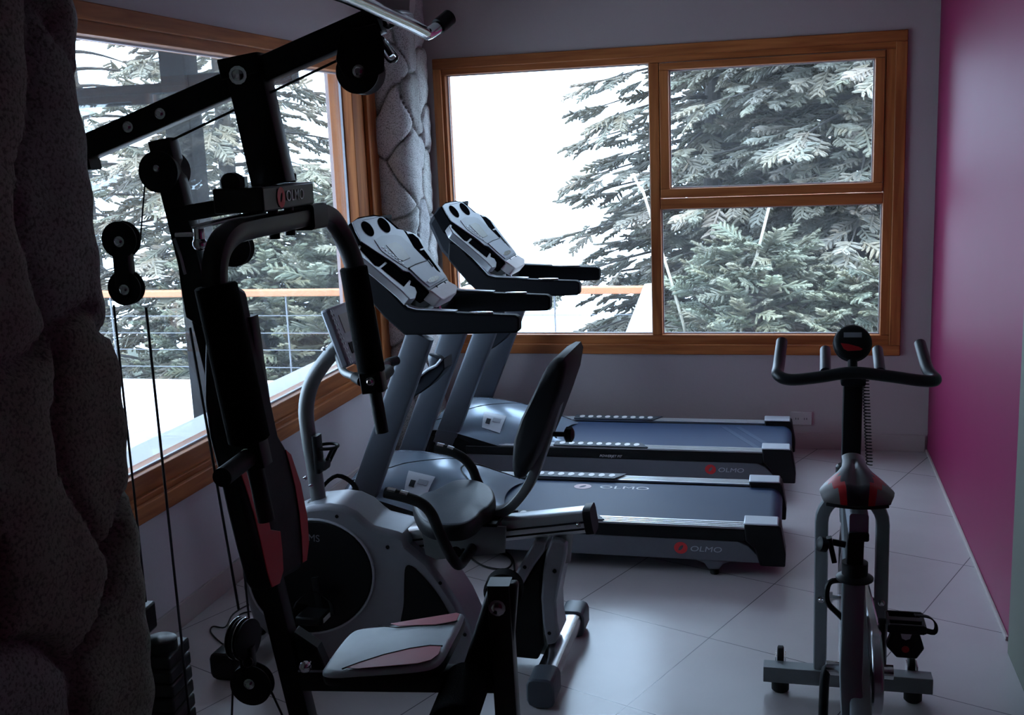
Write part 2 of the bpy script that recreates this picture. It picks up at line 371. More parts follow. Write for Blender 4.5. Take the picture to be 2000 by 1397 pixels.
MB().bb(XL-0.078,XL-0.072,ly0+0.06,5.26,0.60,2.055).build('pane', GLASS, win2, smooth=False)
b = MB(); b.bb(XL-0.071,XL-0.059,ly0+0.06,5.26,0.60,0.607); b.bb(XL-0.071,XL-0.059,ly0+0.06,5.26,2.048,2.055); b.bb(XL-0.071,XL-0.059,5.253,5.26,0.607,2.048)
b.build('glazing_bead', LGREY, win2)
MB().bb(XL-0.36,XL-0.135,ly0,ly1,0.50,0.565).build('window_sill', mat('stone_sill', (0.66,0.66,0.66), 0.6), win2, bevel=0.006)

# stone pillars
def np_mesh(name, V, Fq, m, smooth=True, parent=None):
    me = bpy.data.meshes.new(name); nv, nf, k = len(V), len(Fq), Fq.shape[1]
    me.vertices.add(nv); me.vertices.foreach_set('co', np.asarray(V, np.float32).ravel())
    me.loops.add(nf*k); me.loops.foreach_set('vertex_index', np.asarray(Fq, np.int32).ravel())
    me.polygons.add(nf); me.polygons.foreach_set('loop_start', np.arange(0, nf*k, k, dtype=np.int32)); me.polygons.foreach_set('loop_total', np.full(nf, k, np.int32))
    me.polygons.foreach_set('use_smooth', np.full(nf, smooth)); me.update(calc_edges=True); me.validate()
    me.materials.append(m); o = bpy.data.objects.new(name, me); COL.objects.link(o); o.parent = parent; return o
def stone_pillar(x0, x1, y0, y1, z1, cell, amp, seed, label, step=0.011, stretch=1.35, base=(0.40,0.385,0.37)):
    rs = np.random.RandomState(seed); r = 0.05
    pts = []
    def arc(cx, cy, a0):
        for t in np.linspace(0, 90, 6): pts.append((cx+r*math.cos(math.radians(a0+t)), cy+r*math.sin(math.radians(a0+t))))
    arc(x1-r, y1-r, 0); arc(x0+r, y1-r, 90); arc(x0+r, y0+r, 180); arc(x1-r, y0+r, 270); pts.append(pts[0])
    P = np.array(pts); sl = np.r_[0, np.cumsum(np.hypot(*(P[1:]-P[:-1]).T))]; per = sl[-1]; n = int(per/step); u = np.arange(n)*per/n
    bx, by = np.interp(u, sl, P[:,0]), np.interp(u, sl, P[:,1])
    tx = np.roll(bx,-1)-np.roll(bx,1); ty = np.roll(by,-1)-np.roll(by,1); ln = np.hypot(tx,ty); nx, ny = ty/ln, -tx/ln
    m = int(z1/step); z = np.linspace(0, z1, m)
    # jittered seeds on the unrolled surface
    S = []; co = rs.uniform(0, 1, 99)
    for i in range(int(per/cell)+1):
        for j in range(int(z1/(cell*stretch))+2):
            S.append(((i+rs.uniform(-.30,.30))*per/(int(per/cell)+1), (j+co[i]+rs.uniform(-.30,.30))*cell*stretch))
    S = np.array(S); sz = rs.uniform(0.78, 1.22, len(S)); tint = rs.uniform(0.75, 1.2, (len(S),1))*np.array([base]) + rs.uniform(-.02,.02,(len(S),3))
    U, Z = np.meshgrid(u, z, indexing='ij'); U2, Z2 = U.ravel(), Z.ravel()
    U2w = U2 + 0.02*np.sin(Z2*17+U2*9); Z2w = Z2 + 0.02*np.sin(U2*21+Z2*5)
    d = []
    for k in range(len(S)):
        du = np.abs(U2w-S[k,0]); du = np.minimum(du, per-du); d.append(np.sqrt(du**2+((Z2w-S[k,1])/stretch)**2)/sz[k])
    D = np.array(d); idx = np.argsort(D, axis=0)[:2]; F1 = np.take_along_axis(D, idx[:1], 0)[0]; F2 = np.take_along_axis(D, idx[1:2], 0)[0]
    e = np.clip((F2-F1)/(cell*0.55), 0, 1); g = np.clip((F2-F1)/0.016, 0, 1); g = g*g*(3-2*g)
    hgt = amp*(0.55*g + 0.45*(1-(1-e)**3)*g) + 0.004*np.sin(U2*43+Z2*31)*np.sin(Z2*37-U2*11)
    hgt += (rs.uniform(-1,1,len(S))*amp*0.25)[idx[0]]*g
    NX, NY = np.repeat(nx, m), np.repeat(ny, m); VX = np.repeat(bx, m)+NX*hgt; VY = np.repeat(by, m)+NY*hgt
    V = np.c_[VX, VY, Z2]
    i, j = np.meshgrid(np.arange(n), np.arange(m-1), indexing='ij'); i = i.ravel(); j = j.ravel(); i2 = (i+1) % n
    Fq = np.c_[i*m+j, i*m+j+1, i2*m+j+1, i2*m+j][:, ::-1]
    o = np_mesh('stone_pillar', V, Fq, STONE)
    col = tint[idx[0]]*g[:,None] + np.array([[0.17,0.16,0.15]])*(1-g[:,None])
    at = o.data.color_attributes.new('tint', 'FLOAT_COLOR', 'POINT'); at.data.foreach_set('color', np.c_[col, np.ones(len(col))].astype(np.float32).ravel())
    return tag(o, label, 'pillar', kind='structure')
stone_pillar(XL-0.0, -1.955, 5.535, YB, CEILZ, 0.20, 0.028, 3, 'stone pillar in the far corner between the two windows', stretch=1.6, step=0.009, base=(0.64,0.63,0.62))  # paler, greyer base carries the window light on this pillar
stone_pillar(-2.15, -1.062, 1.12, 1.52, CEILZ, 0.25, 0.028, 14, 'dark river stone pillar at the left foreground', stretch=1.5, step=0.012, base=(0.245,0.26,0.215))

# wall socket
SOCK = mat('socket_plastic', (0.52,0.47,0.46), 0.5)
s = empty('wall_socket', onY(1565, 817, YB-0.001), label='white double wall socket on the back wall right of the treadmills', cat='socket')
c = onY(1565, 817, YB)
MB().bb(c.x-0.055, c.x+0.055, YB-0.010, YB-0.0005, c.z-0.036, c.z+0.036).build('cover_plate', SOCK, s, bevel=0.003)
for dx in (-0.022, 0.022):
    q = MB()
    for a in (-0.006, 0.006): q.bb(c.x+dx+a-0.0015, c.x+dx+a+0.0015, YB-0.0112, YB-0.0098, c.z-0.006, c.z+0.004)
    q.build('socket_slot', BLACK, s)

# ------------------------------------------------------------------ outside
DZ = -0.37
MB().bb(-40, 30, -15, 17.5, -1.9, -1.7).build('ground', GROUND, kind='structure', smooth=False)
MB().bb(-14, -0.2, 6.3, 9.05, DZ-0.12, DZ).build('deck_floor', DECK, kind='structure', smooth=False)
MB().bb(-14, -2.5, -6.0, 6.3, DZ-0.12, DZ).build('deck_side', DECK, kind='structure', smooth=False)
# railing
WIRE = mat('dull_steel', (0.16,0.17,0.19), 0.5, 0.5)
rl = empty('deck_railing', (-6, 9.0, DZ), label='deck railing with an orange wooden handrail and steel cables outside', cat='railing')
zr = 0.455; RX1 = -1.13
MB().bb(-13.5, RX1, 8.96, 9.05, zr-0.03, zr+0.03).build('handrail', RAILW, rl, bevel=0.01)
for px in (222, 563, 880, 1085):
    x = onY(px, 640, 9.0).x
    MB().bb(x-0.006, x+0.006, 8.99, 9.004, DZ, zr-0.031).build('baluster', WIRE, rl)
for zz in (617, 650, 682, 715):
    z = onY(300, zz, 9.0).z
    MB().cyl((-13.4, 8.985, z), (RX1, 8.985, z), 0.0038, n=8).build('railing_cable', WIRE, rl)
pb = [onY(a, b_, 8.9) for a, b_ in ((1258,556),(1284,554),(1284,690),(1206,690))]
tag(MB().prism(pb, (0, 0.06, 0)).build('end_board', DECK, None, bevel=0.006), 'sunlit white slanted board closing the end of the deck railing', 'board')
# dark timber post and beams of the porch outside the left window
PY = 6.2
pg = empty('porch_frame', onY(395, 830, PY), label='dark timber porch post with cross beams outside the left window', cat='porch')
a, b_ = onY(352, 60, PY), onY(395, 832, PY)
px0, px1 = onY(379,830,PY).x, onY(386,400,PY).x
MB().bb(px0, px1, PY, PY+0.16, DZ, 3.1).build('post', DWOOD, pg, bevel=0.008)
zt = onY(250, 185, PY).z
MB().bb(-9.5, px0, PY+0.02, PY+0.13, zt-0.06, zt+0.06).build('beam', DWOOD, pg, bevel=0.006)
zt = onY(430, 155, PY).z
MB().bb(px1, -2.9, PY+0.02, PY+0.13, zt-0.045, zt+0.045).build('beam', DWOOD, pg, bevel=0.006)
MB().bb(-9.5, -2.9, PY+0.02, PY+0.13, 2.95, 3.1).build('beam', DWOOD, pg, bevel=0.006)

# spruce trees -------------------------------------------------------
def needle_mat(name, c1, c2):
    m = bpy.data.materials.new(name); m.use_nodes = True; nt = m.node_tree; N = nt.nodes.new; L = nt.links.new; b = nt.nodes['Principled BSDF']
    at = N('ShaderNodeAttribute'); at.attribute_name = 'tint'
    L(at.outputs['Color'], b.inputs['Base Color']); b.inputs['Roughness'].default_value = 0.6; b.inputs['Specular IOR Level'].default_value = 0.3
    return m
NEEDLE = needle_mat('spruce_needles', None, None)
def sprig(rs, nf=13, L=0.34):
    """a flat spray of needled fingers, along +x, drooping"""
    V = []; F = []
    def finger(p0, d, l, r):
        d = d/np.linalg.norm(d); u = np.cross(d, [0.1,0.2,1.0]); u /= np.linalg.norm(u); w = np.cross(d, u); k = len(V)
        a0 = rs.uniform(0, 6)
        for t, rr in ((0, 0.55), (0.35, 1.0), (0.8, 0.85)):
            for q in range(5):
                a = a0+q*2*np.pi/5+t; V.append(p0+d*l*t+(u*np.cos(a)+w*np.sin(a))*r*rr*rs.uniform(0.7,1.3))
        V.append(p0+d*l)
        for s_ in range(2):
            for q in range(5):
                A, B, C, D = k+s_*5+q, k+s_*5+(q+1)%5, k+(s_+1)*5+(q+1)%5, k+(s_+1)*5+q
                F.append((A,B,C)); F.append((A,C,D))
        for q in range(5): F.append((k+10+q, k+10+(q+1)%5, k+15))
        for _ in range(7):   # bristling needles
            t = rs.uniform(0.05, 0.95); a = rs.uniform(0, 6.28); n_ = (u*np.cos(a)+w*np.sin(a))
            b0 = p0+d*l*t; kk = len(V); side = np.cross(n_, d)
            V.extend([b0+n_*r*0.5-side*0.0035, b0+n_*r*0.5+side*0.0035, b0+n_*r*1.75+d*0.02]); F.append((kk,kk+1,kk+2))
    finger(np.zeros(3), np.array([1,0,-0.1]), L, 0.015)
    for i in range(nf-1):
        t = (i+1)/nf; s_ = 1 if i % 2 else -1
        p = np.array([t*L, 0, -0.1*t*L]); ang = math.radians(rs.uniform(38, 58))
        finger(p, np.array([math.cos(ang), s_*math.sin(ang), rs.uniform(-0.35,0.12)]), L*(0.50-0.30*t)*rs.uniform(0.8,1.2), rs.uniform(0.012,0.017))
    return np.array(V), np.array(F)
def spruce(name, seed, H, R, nb, loc, label, group, z0=0.2, dens=1.0, base=(0.118,0.110,0.086), droop=0.35, scale=1.0, tipb=1.45):
    rs = np.random.RandomState(seed); SP = [sprig(rs) for _ in range(5)]
    VV = []; FF = []; CC = []; off = 0; BR = MB()
    def put(p, d, up, sc, br):
        nonlocal off
        V, F = SP[rs.randint(5)]; x = d/np.linalg.norm(d); y = np.cross(up, x); y /= np.linalg.norm(y); z = np.cross(x, y)
        VV.append((V*sc) @ np.array([x, y, z]) + p); FF.append(F+off); off += len(V)
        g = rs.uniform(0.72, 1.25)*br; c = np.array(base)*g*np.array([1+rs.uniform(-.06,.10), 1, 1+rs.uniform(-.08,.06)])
        tipf = 1+(tipb-1)*np.clip(V[:,:1]/0.34, 0, 1)  # sprig tips brightened in the tint, as if lit
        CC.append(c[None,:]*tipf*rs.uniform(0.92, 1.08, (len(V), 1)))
    for i in range(nb):
        t = (i+0.5)/nb; t = t**0.85; z = z0+t*(H-z0); Rb = R*(1-z/H)**0.8*rs.uniform(0.8,1.1)+0.12; az = i*2.39996+rs.uniform(-.3,.3)
        d = np.array([math.cos(az), math.sin(az), 0]); n = max(3, int(Rb/0.16)); pts = []
        for k in range(n+1):
            s_ = k/n; pts.append(np.array([0,0,z]) + d*Rb*s_ + np.array([0,0,Rb*(0.10*s_-droop*s_*s_+0.12*s_**3)]))
        BR.tube([Vector(p) for p in pts], (lambda i_, n=n, Rb=Rb: 0.022*(1-i_/n)+0.004), n=5, caps=False)
        perp = np.array([-d[1], d[0], 0])
        for k in range(max(1, int(n*0.22)), n+1):
            s_ = k/n; tang = pts[min(k+1,n)]-pts[max(k-1,0)]; tang /= np.linalg.norm(tang)
            wid = 0.55*Rb*(1-s_)*0.9+0.08
            m = max(1, int(wid/0.17*dens))
            for sgn in (-1, 1):
                for q in range(m):
                    if rs.rand() > dens*0.95: continue
                    o_ = (q+rs.uniform(0,1))/m*wid
                    p = pts[k] + perp*sgn*o_ + tang*o_*0.6*rs.uniform(0.6,1) + np.array([0,0,-0.25*o_+rs.uniform(-.05,.05)])
                    dd = tang*0.8 + perp*sgn*rs.uniform(0.3,0.9) + np.array([0,0,rs.uniform(-.45,.10)])
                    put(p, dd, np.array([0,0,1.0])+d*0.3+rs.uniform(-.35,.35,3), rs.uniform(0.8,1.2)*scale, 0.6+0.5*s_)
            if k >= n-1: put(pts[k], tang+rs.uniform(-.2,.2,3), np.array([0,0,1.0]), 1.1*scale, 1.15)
    V = np.concatenate(VV); F = np.concatenate(FF); C = np.concatenate(CC)
    root = empty(name, loc, label=label, cat='tree', group=group)
    o = np_mesh('foliage', V, F, NEEDLE, smooth=False, parent=root)
    at = o.data.color_attributes.new('tint', 'FLOAT_COLOR', 'POINT'); at.data.foreach_set('color', np.c_[np.clip(C,0,1), np.ones(len(C))].astype(np.float32).ravel())
    BR.tube([(0,0,0),(0,0,H*0.5),(0,0,H*0.97)], lambda i: (0.16,0.09,0.01)[i], n=10)
    for i in range(len(BR.v)): BR.v[i] = BR.v[i]+Vector(loc)
    BR.build('trunk', BARK, root)
    print('tree', name, len(F)); return root
def copy_tree(o, loc, rz, sc=1.0, label=None, group=None):
    c = o.copy(); COL.objects.link(c); c.location = loc; c.rotation_euler = (0,0,rz); c.scale = (sc,sc,sc)
    if label: c['label'] = label
    if group: c['group'] = group
    for ch in o.children:
        k = ch.copy(); COL.objects.link(k); k.parent = c
        for g in ch.children:
            g2 = g.copy(); COL.objects.link(g2); g2.parent = k
    return c
GZ = -1.7
T = spruce('spruce_tree', 21, 8.5, 2.7, 120, (0.75, 11.6, GZ), 'large dense grey-green spruce filling the right-hand panes of the back window', None, dens=1.0)
T2 = spruce('spruce_tree', 5, 7.5, 2.4, 95, (-0.85, 12.6, GZ), 'spruce behind the mullion whose ragged branches edge the bright sky', None, dens=0.62, base=(0.125,0.113,0.086))
copy_tree(T, (2.9, 13.0, GZ), 2.1, 1.05, 'spruce growing behind and to the right of the large spruce')
copy_tree(T, (-0.1, 15.2, GZ), 4.2, 1.0, 'farther spruce standing behind the large spruce')
T3 = spruce('spruce_tree', 33, 7.0, 2.2, 85, (-8.9, 12.6, GZ), 'sparse spruce beyond the deck railing beside the dark porch post, sky showing between its twigs', None, dens=0.30, base=(0.145,0.130,0.090))
copy_tree(T2, (-6.3, 11.6, GZ), 1.2, 1.0, 'spruce beyond the deck railing, seen through the middle of the left window')
copy_tree(T3, (-11.0, 12.9, GZ), 0.4, 1.1, 'spruce seen beside the stone pillar at the near end of the left window')
copy_tree(T3, (-13.4, 14.0, GZ), 2.2, 1.2, 'spruce at the far left of the row beyond the railing')
YS = spruce('young_spruce', 9, 2.3, 1.15, 60, (-0.25, 9.75, GZ+0.1), 'young bushy spruce low behind the lower right pane', None, z0=0.15, base=(0.110,0.114,0.082), droop=-0.25, scale=0.8)
copy_tree(YS, (0.75, 9.6, GZ), 2.0, 0.95, 'young spruce low at the right edge of the back window')
copy_tree(YS, (-5.6, 10.7, GZ), 1.0, 1.15, 'young spruce behind the railing cables in the left window')
copy_tree(YS, (-4.4, 11.0, GZ), 3.0, 1.25, 'young spruce behind the railing next to the wooden window post')
# bare sapling stems in front of the spruce
for i, (pts, lb) in enumerate(((((1502,404),(1478,500),(1455,590)), 'pale bare sapling stem leaning across the lower right pane'), (((1236,340),(1252,372),(1264,400)), 'thin pale branch crossing the right edge of the sky pane'))):
    P = [onY(a, b_, 9.4) for a, b_ in pts]
    if i == 0: P = P+[Vector((P[-1].x-0.25, 9.4, GZ))]
    else: P = P+[Vector((P[-1].x+0.35, 9.6, -0.3)), Vector((P[-1].x+0.4, 9.7, GZ))]
    tag(MB().tube(cr(P, 4), 0.012, n=8).build('sapling', mat('pale_bark_%s' % 'ab'[i], (0.42,0.38,0.30), 0.8)), lb, 'sapling')

# ------------------------------------------------------------------ treadmills
def make_treadmill(loc):
    N0, N1 = 4.04, 4.66       # near and far sides
    R = empty('treadmill', loc)
    mid = (N0+N1)/2
    def xz(pts, y): return [Vector((x, y, z)) for x, z in pts]
    for y0, sg in ((N0, 1), (N1, -1)):
        MB().prism(xz([(-1.62,0.062),(-0.10,0.058),(-0.115,0.09),(-0.15,0.125),(-0.19,0.142),(-1.62,0.146)], y0+0.004*sg), (0, 0.03*sg, 0)).build('side_panel', mat_panel, R, bevel=0.003)
        b = MB(); b.prism(xz([(-1.62,0.1465),(-0.16,0.1425),(-0.16,0.190),(-1.62,0.190)], y0), (0, 0.082*sg, 0)); b.build('side_rail', BLACK, R, bevel=0.004)
        b = MB(); b.prism(xz([(-1.45,0.1905),(-0.155,0.1905),(-0.155,0.199),(-1.45,0.199)], y0+0.006*sg), (0, 0.066*sg, 0))
        for k in range(3): b.bb(-1.45,-0.155, y0+(0.018+0.018*k)*sg-0.002, y0+(0.018+0.018*k)*sg+0.002, 0.199, 0.2008)
        b.build('rail_strip', ALU, R, bevel=0.0015)
        # foot grip plate with oval dots
        b = MB(); b.prism([Vector((-1.17,y0+0.003*sg,0.2012)),Vector((-0.70,y0+0.003*sg,0.2012)),Vector((-0.745,y0+0.080*sg,0.2012)),Vector((-1.17,y0+0.080*sg,0.2012))], (0,0,0.006))
        gp = b.build('foot_grip', GRIPM, R, bevel=0.002)
        b = MB()
        for k in range(9): b.prism([Vector((-1.13+k*0.046+0.014*math.cos(t*math.pi/8), y0+0.040*sg+0.023*math.sin(t*math.pi/8), 0.2073)) for t in range(16)], (0,0,0.0015))
        b.build('grip_dot_row', DOTM, gp, label='row of pale oval grip dots')
        # rear cap
        b = MB(); ya, yb = y0-0.006*sg, y0+0.090*sg
        b.prism(xz([(-0.165,0.212),(-0.160,0.148),(-0.125,0.115),(-0.105,0.050),(-0.012,0.050),(-0.010,0.10),(-0.028,0.205),(-0.034,0.212)], ya), (0, yb-ya, 0))
        cp = b.build('rear_cap', BLACK, R, bevel=0.006)
        MB().prism(xz([(-0.168,0.2125),(-0.036,0.2125),(-0.040,0.219),(-0.165,0.219)], ya), (0, yb-ya, 0)).build('cap_top', LGREY, cp, bevel=0.003, label='light grey cap top')
        b = MB(); b.prism(xz([(-0.35,0.058),(-0.215,0.058),(-0.245,0.045),(-0.26,0.022),(-0.30,0.022),(-0.315,0.045)], y0+0.008*sg), (0, 0.03*sg, 0)); ft = b.build('foot', mat_panel, R, bevel=0.002)
        MB().disc((-0.278, y0+0.023*sg, 0), (0,0,1), [(0.015,0),(0.017,0.004),(0.016,0.022)]).build('foot_rubber', RUBBER, ft)
        MB().disc((-1.74, y0+0.03*sg, 0.038), (0,1,0), [(0.030,-0.014),(0.038,-0.012),(0.038,0.012),(0.030,0.014)]).build('transport_wheel', RUBBER, R)
        # leaning upright
        yc = y0+0.026*sg
        b = MB(); b.bar([(-1.748,yc,0.185),(-1.695,yc,0.30),(-1.425,yc,0.938)], 0.046, 0.112, up=(1,0,-0.42), rnd=0.28, caps=True)
        b.build('upright', UPR, R)
        b = MB(); b.prism(xz([(-1.83,0.05),(-1.60,0.05),(-1.60,0.20),(-1.68,0.235),(-1.83,0.24)], y0+0.006*sg), (0,0.04*sg,0)); b.build('upright_base', BLACK, R, bevel=0.006)
        # handle arm
        prof = [(-1.655,1.215),(-1.603,1.200),(-1.560,1.148),(-1.467,1.045),(-1.43,1.036),(-1.265,1.028),(-1.03,1.018),(-1.012,1.008),(-1.014,0.958),(-1.028,0.948),(-1.484,0.938),(-1.565,1.010),(-1.665,1.130)]
        ha = MB().prism(xz(prof, y0), (0, 0.05*sg, 0)).build('handlebar', FOAMP, R, bevel=0.008)
        MB().prism(xz([(-1.60,1.199),(-1.466,1.050),(-1.43,1.040),(-1.27,1.032),(-1.27,1.035),(-1.43,1.044),(-1.461,1.053),(-1.596,1.205)], y0+0.008*sg), (0,0.034*sg,0)).build('handlebar_trim', LGREY, ha, label='light grey trim along the handlebar top')
        MB().prism([Vector((-1.17+0.05*math.cos(t*math.pi/8), y0+0.025*sg+0.016*math.sin(t*math.pi/8), 1.022)) for t in range(16)], (0,0,0.007)).build('pulse_sensor', CHROME, ha, bevel=0.002)
    # belt and deck
    b = MB(); pr = []
    for k in range(13):
        t = math.pi/2 - math.pi*k/12; pr.append((-0.075+0.048*math.cos(t), 0.142+0.048*math.sin(t)))
    path = [(-1.45,0.190)]+pr+[(-1.45,0.094)]
    path += [(-1.45,0.098)]+[(-0.075+0.044*math.cos(t), 0.142+0.044*math.sin(t)) for t in [-math.pi/2+math.pi*k/12 for k in range(13)]]+[(-1.45,0.186)]
    b.prism(xz(path, N0+0.088), (0, N1-N0-0.176, 0)); bl = b.build('running_belt', BELT, R)
    MB().bb(-1.45,-0.11,N0+0.084,N1-0.084,0.105,0.178).build('deck_board', BLACK, R, bevel=0.002)
    pl = onZ(1133, 951, 0.19); ex = (1,0,0); ey = (0,1,0)
    emblem('belt_emblem', 0.038, (-0.872, 4.50, 0.1905), ex, ey, mat('pink_print', (0.60,0.42,0.45), 0.5), bl)
    text_mesh('belt_lettering', 'OLMO', 0.052, (-0.690, 4.50, 0.1905), ex, ey, WHITEP, bl, wide=1.45)
    # logos on near panel
    near = N0+0.0038
    emblem('panel_emblem', 0.026, (-0.405, near, 0.105), (1,0,0), (0,0,1), REDP, R)
    text_mesh('panel_lettering', 'OLMO', 0.030, (-0.310, near, 0.103), (1,0,0), (0,0,1), LGREY, R, shear=0.15, wide=1.4)
    text_mesh('rail_lettering', 'POWERJET FIT', 0.017, (-0.885, N0-0.0003, 0.157), (1,0,0), (0,0,1), WHITEP, R, shear=0.3)
    # motor hood
    def hz(x, v):      # v in -1..1 across
        xs = [-1.86,-1.80,-1.70,-1.60,-1.45,-1.33,-1.22,-1.17]
        ce = [0.20,0.325,0.345,0.348,0.328,0.300,0.245,0.205]; ed = [0.17,0.270,0.262,0.235,0.185,0.175,0.172,0.165]
        c_ = np.interp(x, xs, ce); e_ = np.interp(x, xs, ed); s_ = max(0, 1-abs(v)**2.6)
        return e_+(c_-e_)*s_
    nx, nv = 26, 20; vs_ = []; fs_ = []
    hy = (N1-N0)/2-0.05
    for i in range(nx):
        x = -1.86+0.69*i/(nx-1)
        for j in range(nv):
            v = -1+2*j/(nv-1); hw = hy+0.048*min(1,(max(0,-1.33-x))/0.1+0.0); vs_.append(Vector((x+0.07*v*v*(1 if x > -1.6 else 0)*max(0,(x+1.6)/0.43), mid+v*hw, hz(x, v))))
    for i in range(nx-1):
        for j in range(nv-1): fs_.append((i*nv+j,(i+1)*nv+j,(i+1)*nv+j+1,i*nv+j+1))
    hb = MB(); hb.add(vs_, fs_); hood = hb.build('motor_hood', HOODM, R, ang=60)
    sk = MB()
    for y0, sg in ((N0,1),(N1,-1)):
        top = [(vs_[i*nv+(0 if sg>0 else nv-1)].x, vs_[i*nv+(0 if sg>0 else nv-1)].z-0.001) for i in range(0,nx,2)]+[(-1.17,0.165)]
        sk.prism(xz([(-1.86,0.05)]+[t for t in top]+[(-1.17,0.05)], y0+0.012*sg), (0, 0.04*sg, 0))
    sk.bb(-1.865,-1.845,N0+0.02,N1-0.02,0.05,0.19)
    sk.build('hood_skirt', BLACK, R, bevel=0.002)
    # groove line and throat oval on the hood, badge, red sticker
    def onh(x, v, dz=0.003): 
        hw = hy+0.048*min(1, max(0, -1.33-x)/0.1); return Vector((x+(0.07*v*v*(x+1.6)/0.43 if x > -1.6 else 0), mid+v*hw-dz*max(0,-v)*abs(v), hz(x, v)+dz))
    def patch(name, pts, m, dz=0.003, sub=5, parent=hood):
        # bilinear patch following the hood
        A, B, C, D = pts; b = MB(); vs2 = []; fs2 = []
        for i in range(sub+1):
            for j in range(sub+1):
                s_, t = i/sub, j/sub; x = (1-s_)*((1-t)*A[0]+t*D[0])+s_*((1-t)*B[0]+t*C[0]); v = (1-s_)*((1-t)*A[1]+t*D[1])+s_*((1-t)*B[1]+t*C[1]); vs2.append(onh(x, v, dz))
        for i in range(sub):
            for j in range(sub): q = i*(sub+1)+j; fs2.append((q, q+sub+1, q+sub+2, q+1))
        b.add(vs2, fs2); o = b.build(name, m, parent, smooth=False); sd = o.modifiers.new('solid', 'SOLIDIFY'); sd.thickness = 0.002; sd.offset = 0; return o
    patch('hood_badge', [(-1.552,-0.82),(-1.468,-0.84),(-1.448,-0.50),(-1.562,-0.48)], LGREY, 0.004)
    patch('badge_mark', [(-1.540,-0.74),(-1.520,-0.74),(-1.518,-0.64),(-1.538,-0.64)], DGREY, 0.006)
    patch('badge_mark', [(-1.510,-0.68),(-1.472,-0.68),(-1.468,-0.60),(-1.508,-0.60)], GREYP, 0.006)
    patch('red_sticker', [(-1.725,-0.66),(-1.660,-0.66),(-1.650,-0.50),(-1.715,-0.48)], REDP, 0.004)
    for k in range(9):
        t0 = -0.62+1.24*k/9; t1 = t0+1.24/9
        patch('throat_groove', [(-1.36+0.10*t0*t0*1.6,t0),(-1.36+0.10*t1*t1*1.6,t1),(-1.35+0.10*t1*t1*1.6,t1),(-1.35+0.10*t0*t0*1.6,t0)], BLACK, 0.0035, 1) if 0 else None
    gr = MB(); gr.tube([onh(-1.37+0.16*(k/10)**2, k/10*0.72, 0.0) for k in range(-10, 11)], 0.004, n=6); gr.build('throat_groove', BLACK, hood)
    gr = MB(); gr.tube([onh(-1.80+0.40*k/12, -0.95+1.5*(k/12)**1.3*0.75+0.2, 0.0) for k in range(13)], 0.0022, n=6); gr.build('hood_seam', DGREY, hood)
    # cross tube and safety key post
    MB().bar([(-1.475,N0+0.05,0.985),(-1.475,N1-0.05,0.985)], 0.05, 0.05, rnd=0.3).build('crossbar', BLACK, R)
    MB().cyl((-1.425,4.30,1.00),(-1.425,4.30,1.075),0.016).build('console_pin', CHROME, R)
    # little shelf bracket between uprights
    b = MB(); b.prism([onY(a_, b_, 4.25) for a_, b_ in ((803,779),(808,752),(818,736),(834,722),(850,716),(866,700),(868,722),(856,738),(838,756),(822,768))], (0, 0.12, 0)); bh = b.build('bottle_holder', DGREY, R, bevel=0.006)
    MB().tube([onY(a_, b_, 4.245) for a_, b_ in ((811,748),(820,734),(836,722),(852,714),(862,702))], 0.006, n=8).build('holder_rim', LGREY, bh)
    MB().disc(onY(851,702,4.31), (0.3,0,1), [(0.022,-0.03),(0.034,0),(0.034,0.015),(0.028,0.018)]).build('holder_cup', UPR, R)
    # console
    p0 = Vector((-1.36, 4.35, 1.085)); dv = Vector((-0.345,0,0.32)).normalized(); nrm = Vector((0.32,0,0.345)).normalized()
    cp = lambda off: (lambda a, b_: onP(a, b_, p0+nrm*off, nrm))
    outl = [(688,434),(697,428),(714,424),(731,422),(748,424),(762,435),(775,447),(788,449),(797,463),(809,484),(822,506),(836,515),(852,528),(873,546),(855,556),(838,567),(818,549),(799,531),(787,528),(773,516),(760,507),(732,489),(705,471),(695,452)]
    cons = MB().prism([cp(0)(*q) for q in outl], -nrm*0.005).build('console_face', GREYP, R, bevel=0.0015)
    hs = [(684,436),(700,424),(730,419),(752,422),(780,446),(794,452),(838,516),(876,548),(838,572),(786,534),(758,512),(702,476)]
    MB().prism([cp(-0.0052)(*q) for q in hs], -nrm*0.06).build('console_housing', MATTE, R, bevel=0.004)  # dark body; matte black also paints in its shadowed side
    lip = [(839,566),(873,547),(890,556),(894,560),(892,572),(868,584),(862,583)]
    lp = MB().prism([cp(0.004)(*q) for q in lip], -nrm*0.05).build('console_lip', WHITE, R, bevel=0.005)
    for q in ((853,560),(869,552)): MB().disc(cp(0.0042)(*q), nrm, [(0.006,0),(0.006,0.001)], n=12).build('lip_screw', MATTE, lp)
    for c_ in ((718,447),(750,440)):
        MB().prism([cp(0.0005)(*q) for q in ell(c_[0], c_[1], 17, 8.5, 52)], nrm*0.0015).build('speaker_grille', MATTE, cons)
    MB().prism([cp(0.0005)(*q) for q in [(731,469),(745,461),(772,459),(783,462),(809,485),(832,509),(795,524),(762,503),(745,490)]], nrm*0.0015).build('keypad', mat('keypad_grey', (0.20,0.22,0.25), 0.35), cons)
    MB().prism([cp(0.0022)(*q) for q in [(754,479),(772,473),(782,478),(801,504),(787,510),(779,507)]], nrm*0.0015).build('display', SCREEN, cons)
    b = MB()
    for k in range(7):
        q = (745+k*6.5, 483+k*5.2); b.prism([cp(0.0022)(q[0]+dx, q[1]+dy) for dx, dy in ((0,0),(3,-1),(6,1),(3,2.2))], nrm*0.0012)
    b.build('key_row', LGREY, cons)
    pt = MB().prism([cp(0.0005)(*q) for q in [(797,524),(836,508),(850,527),(868,545),(839,562),(820,546)]], nrm*0.004).build('reading_rack', GREYP, cons, bevel=0.002)
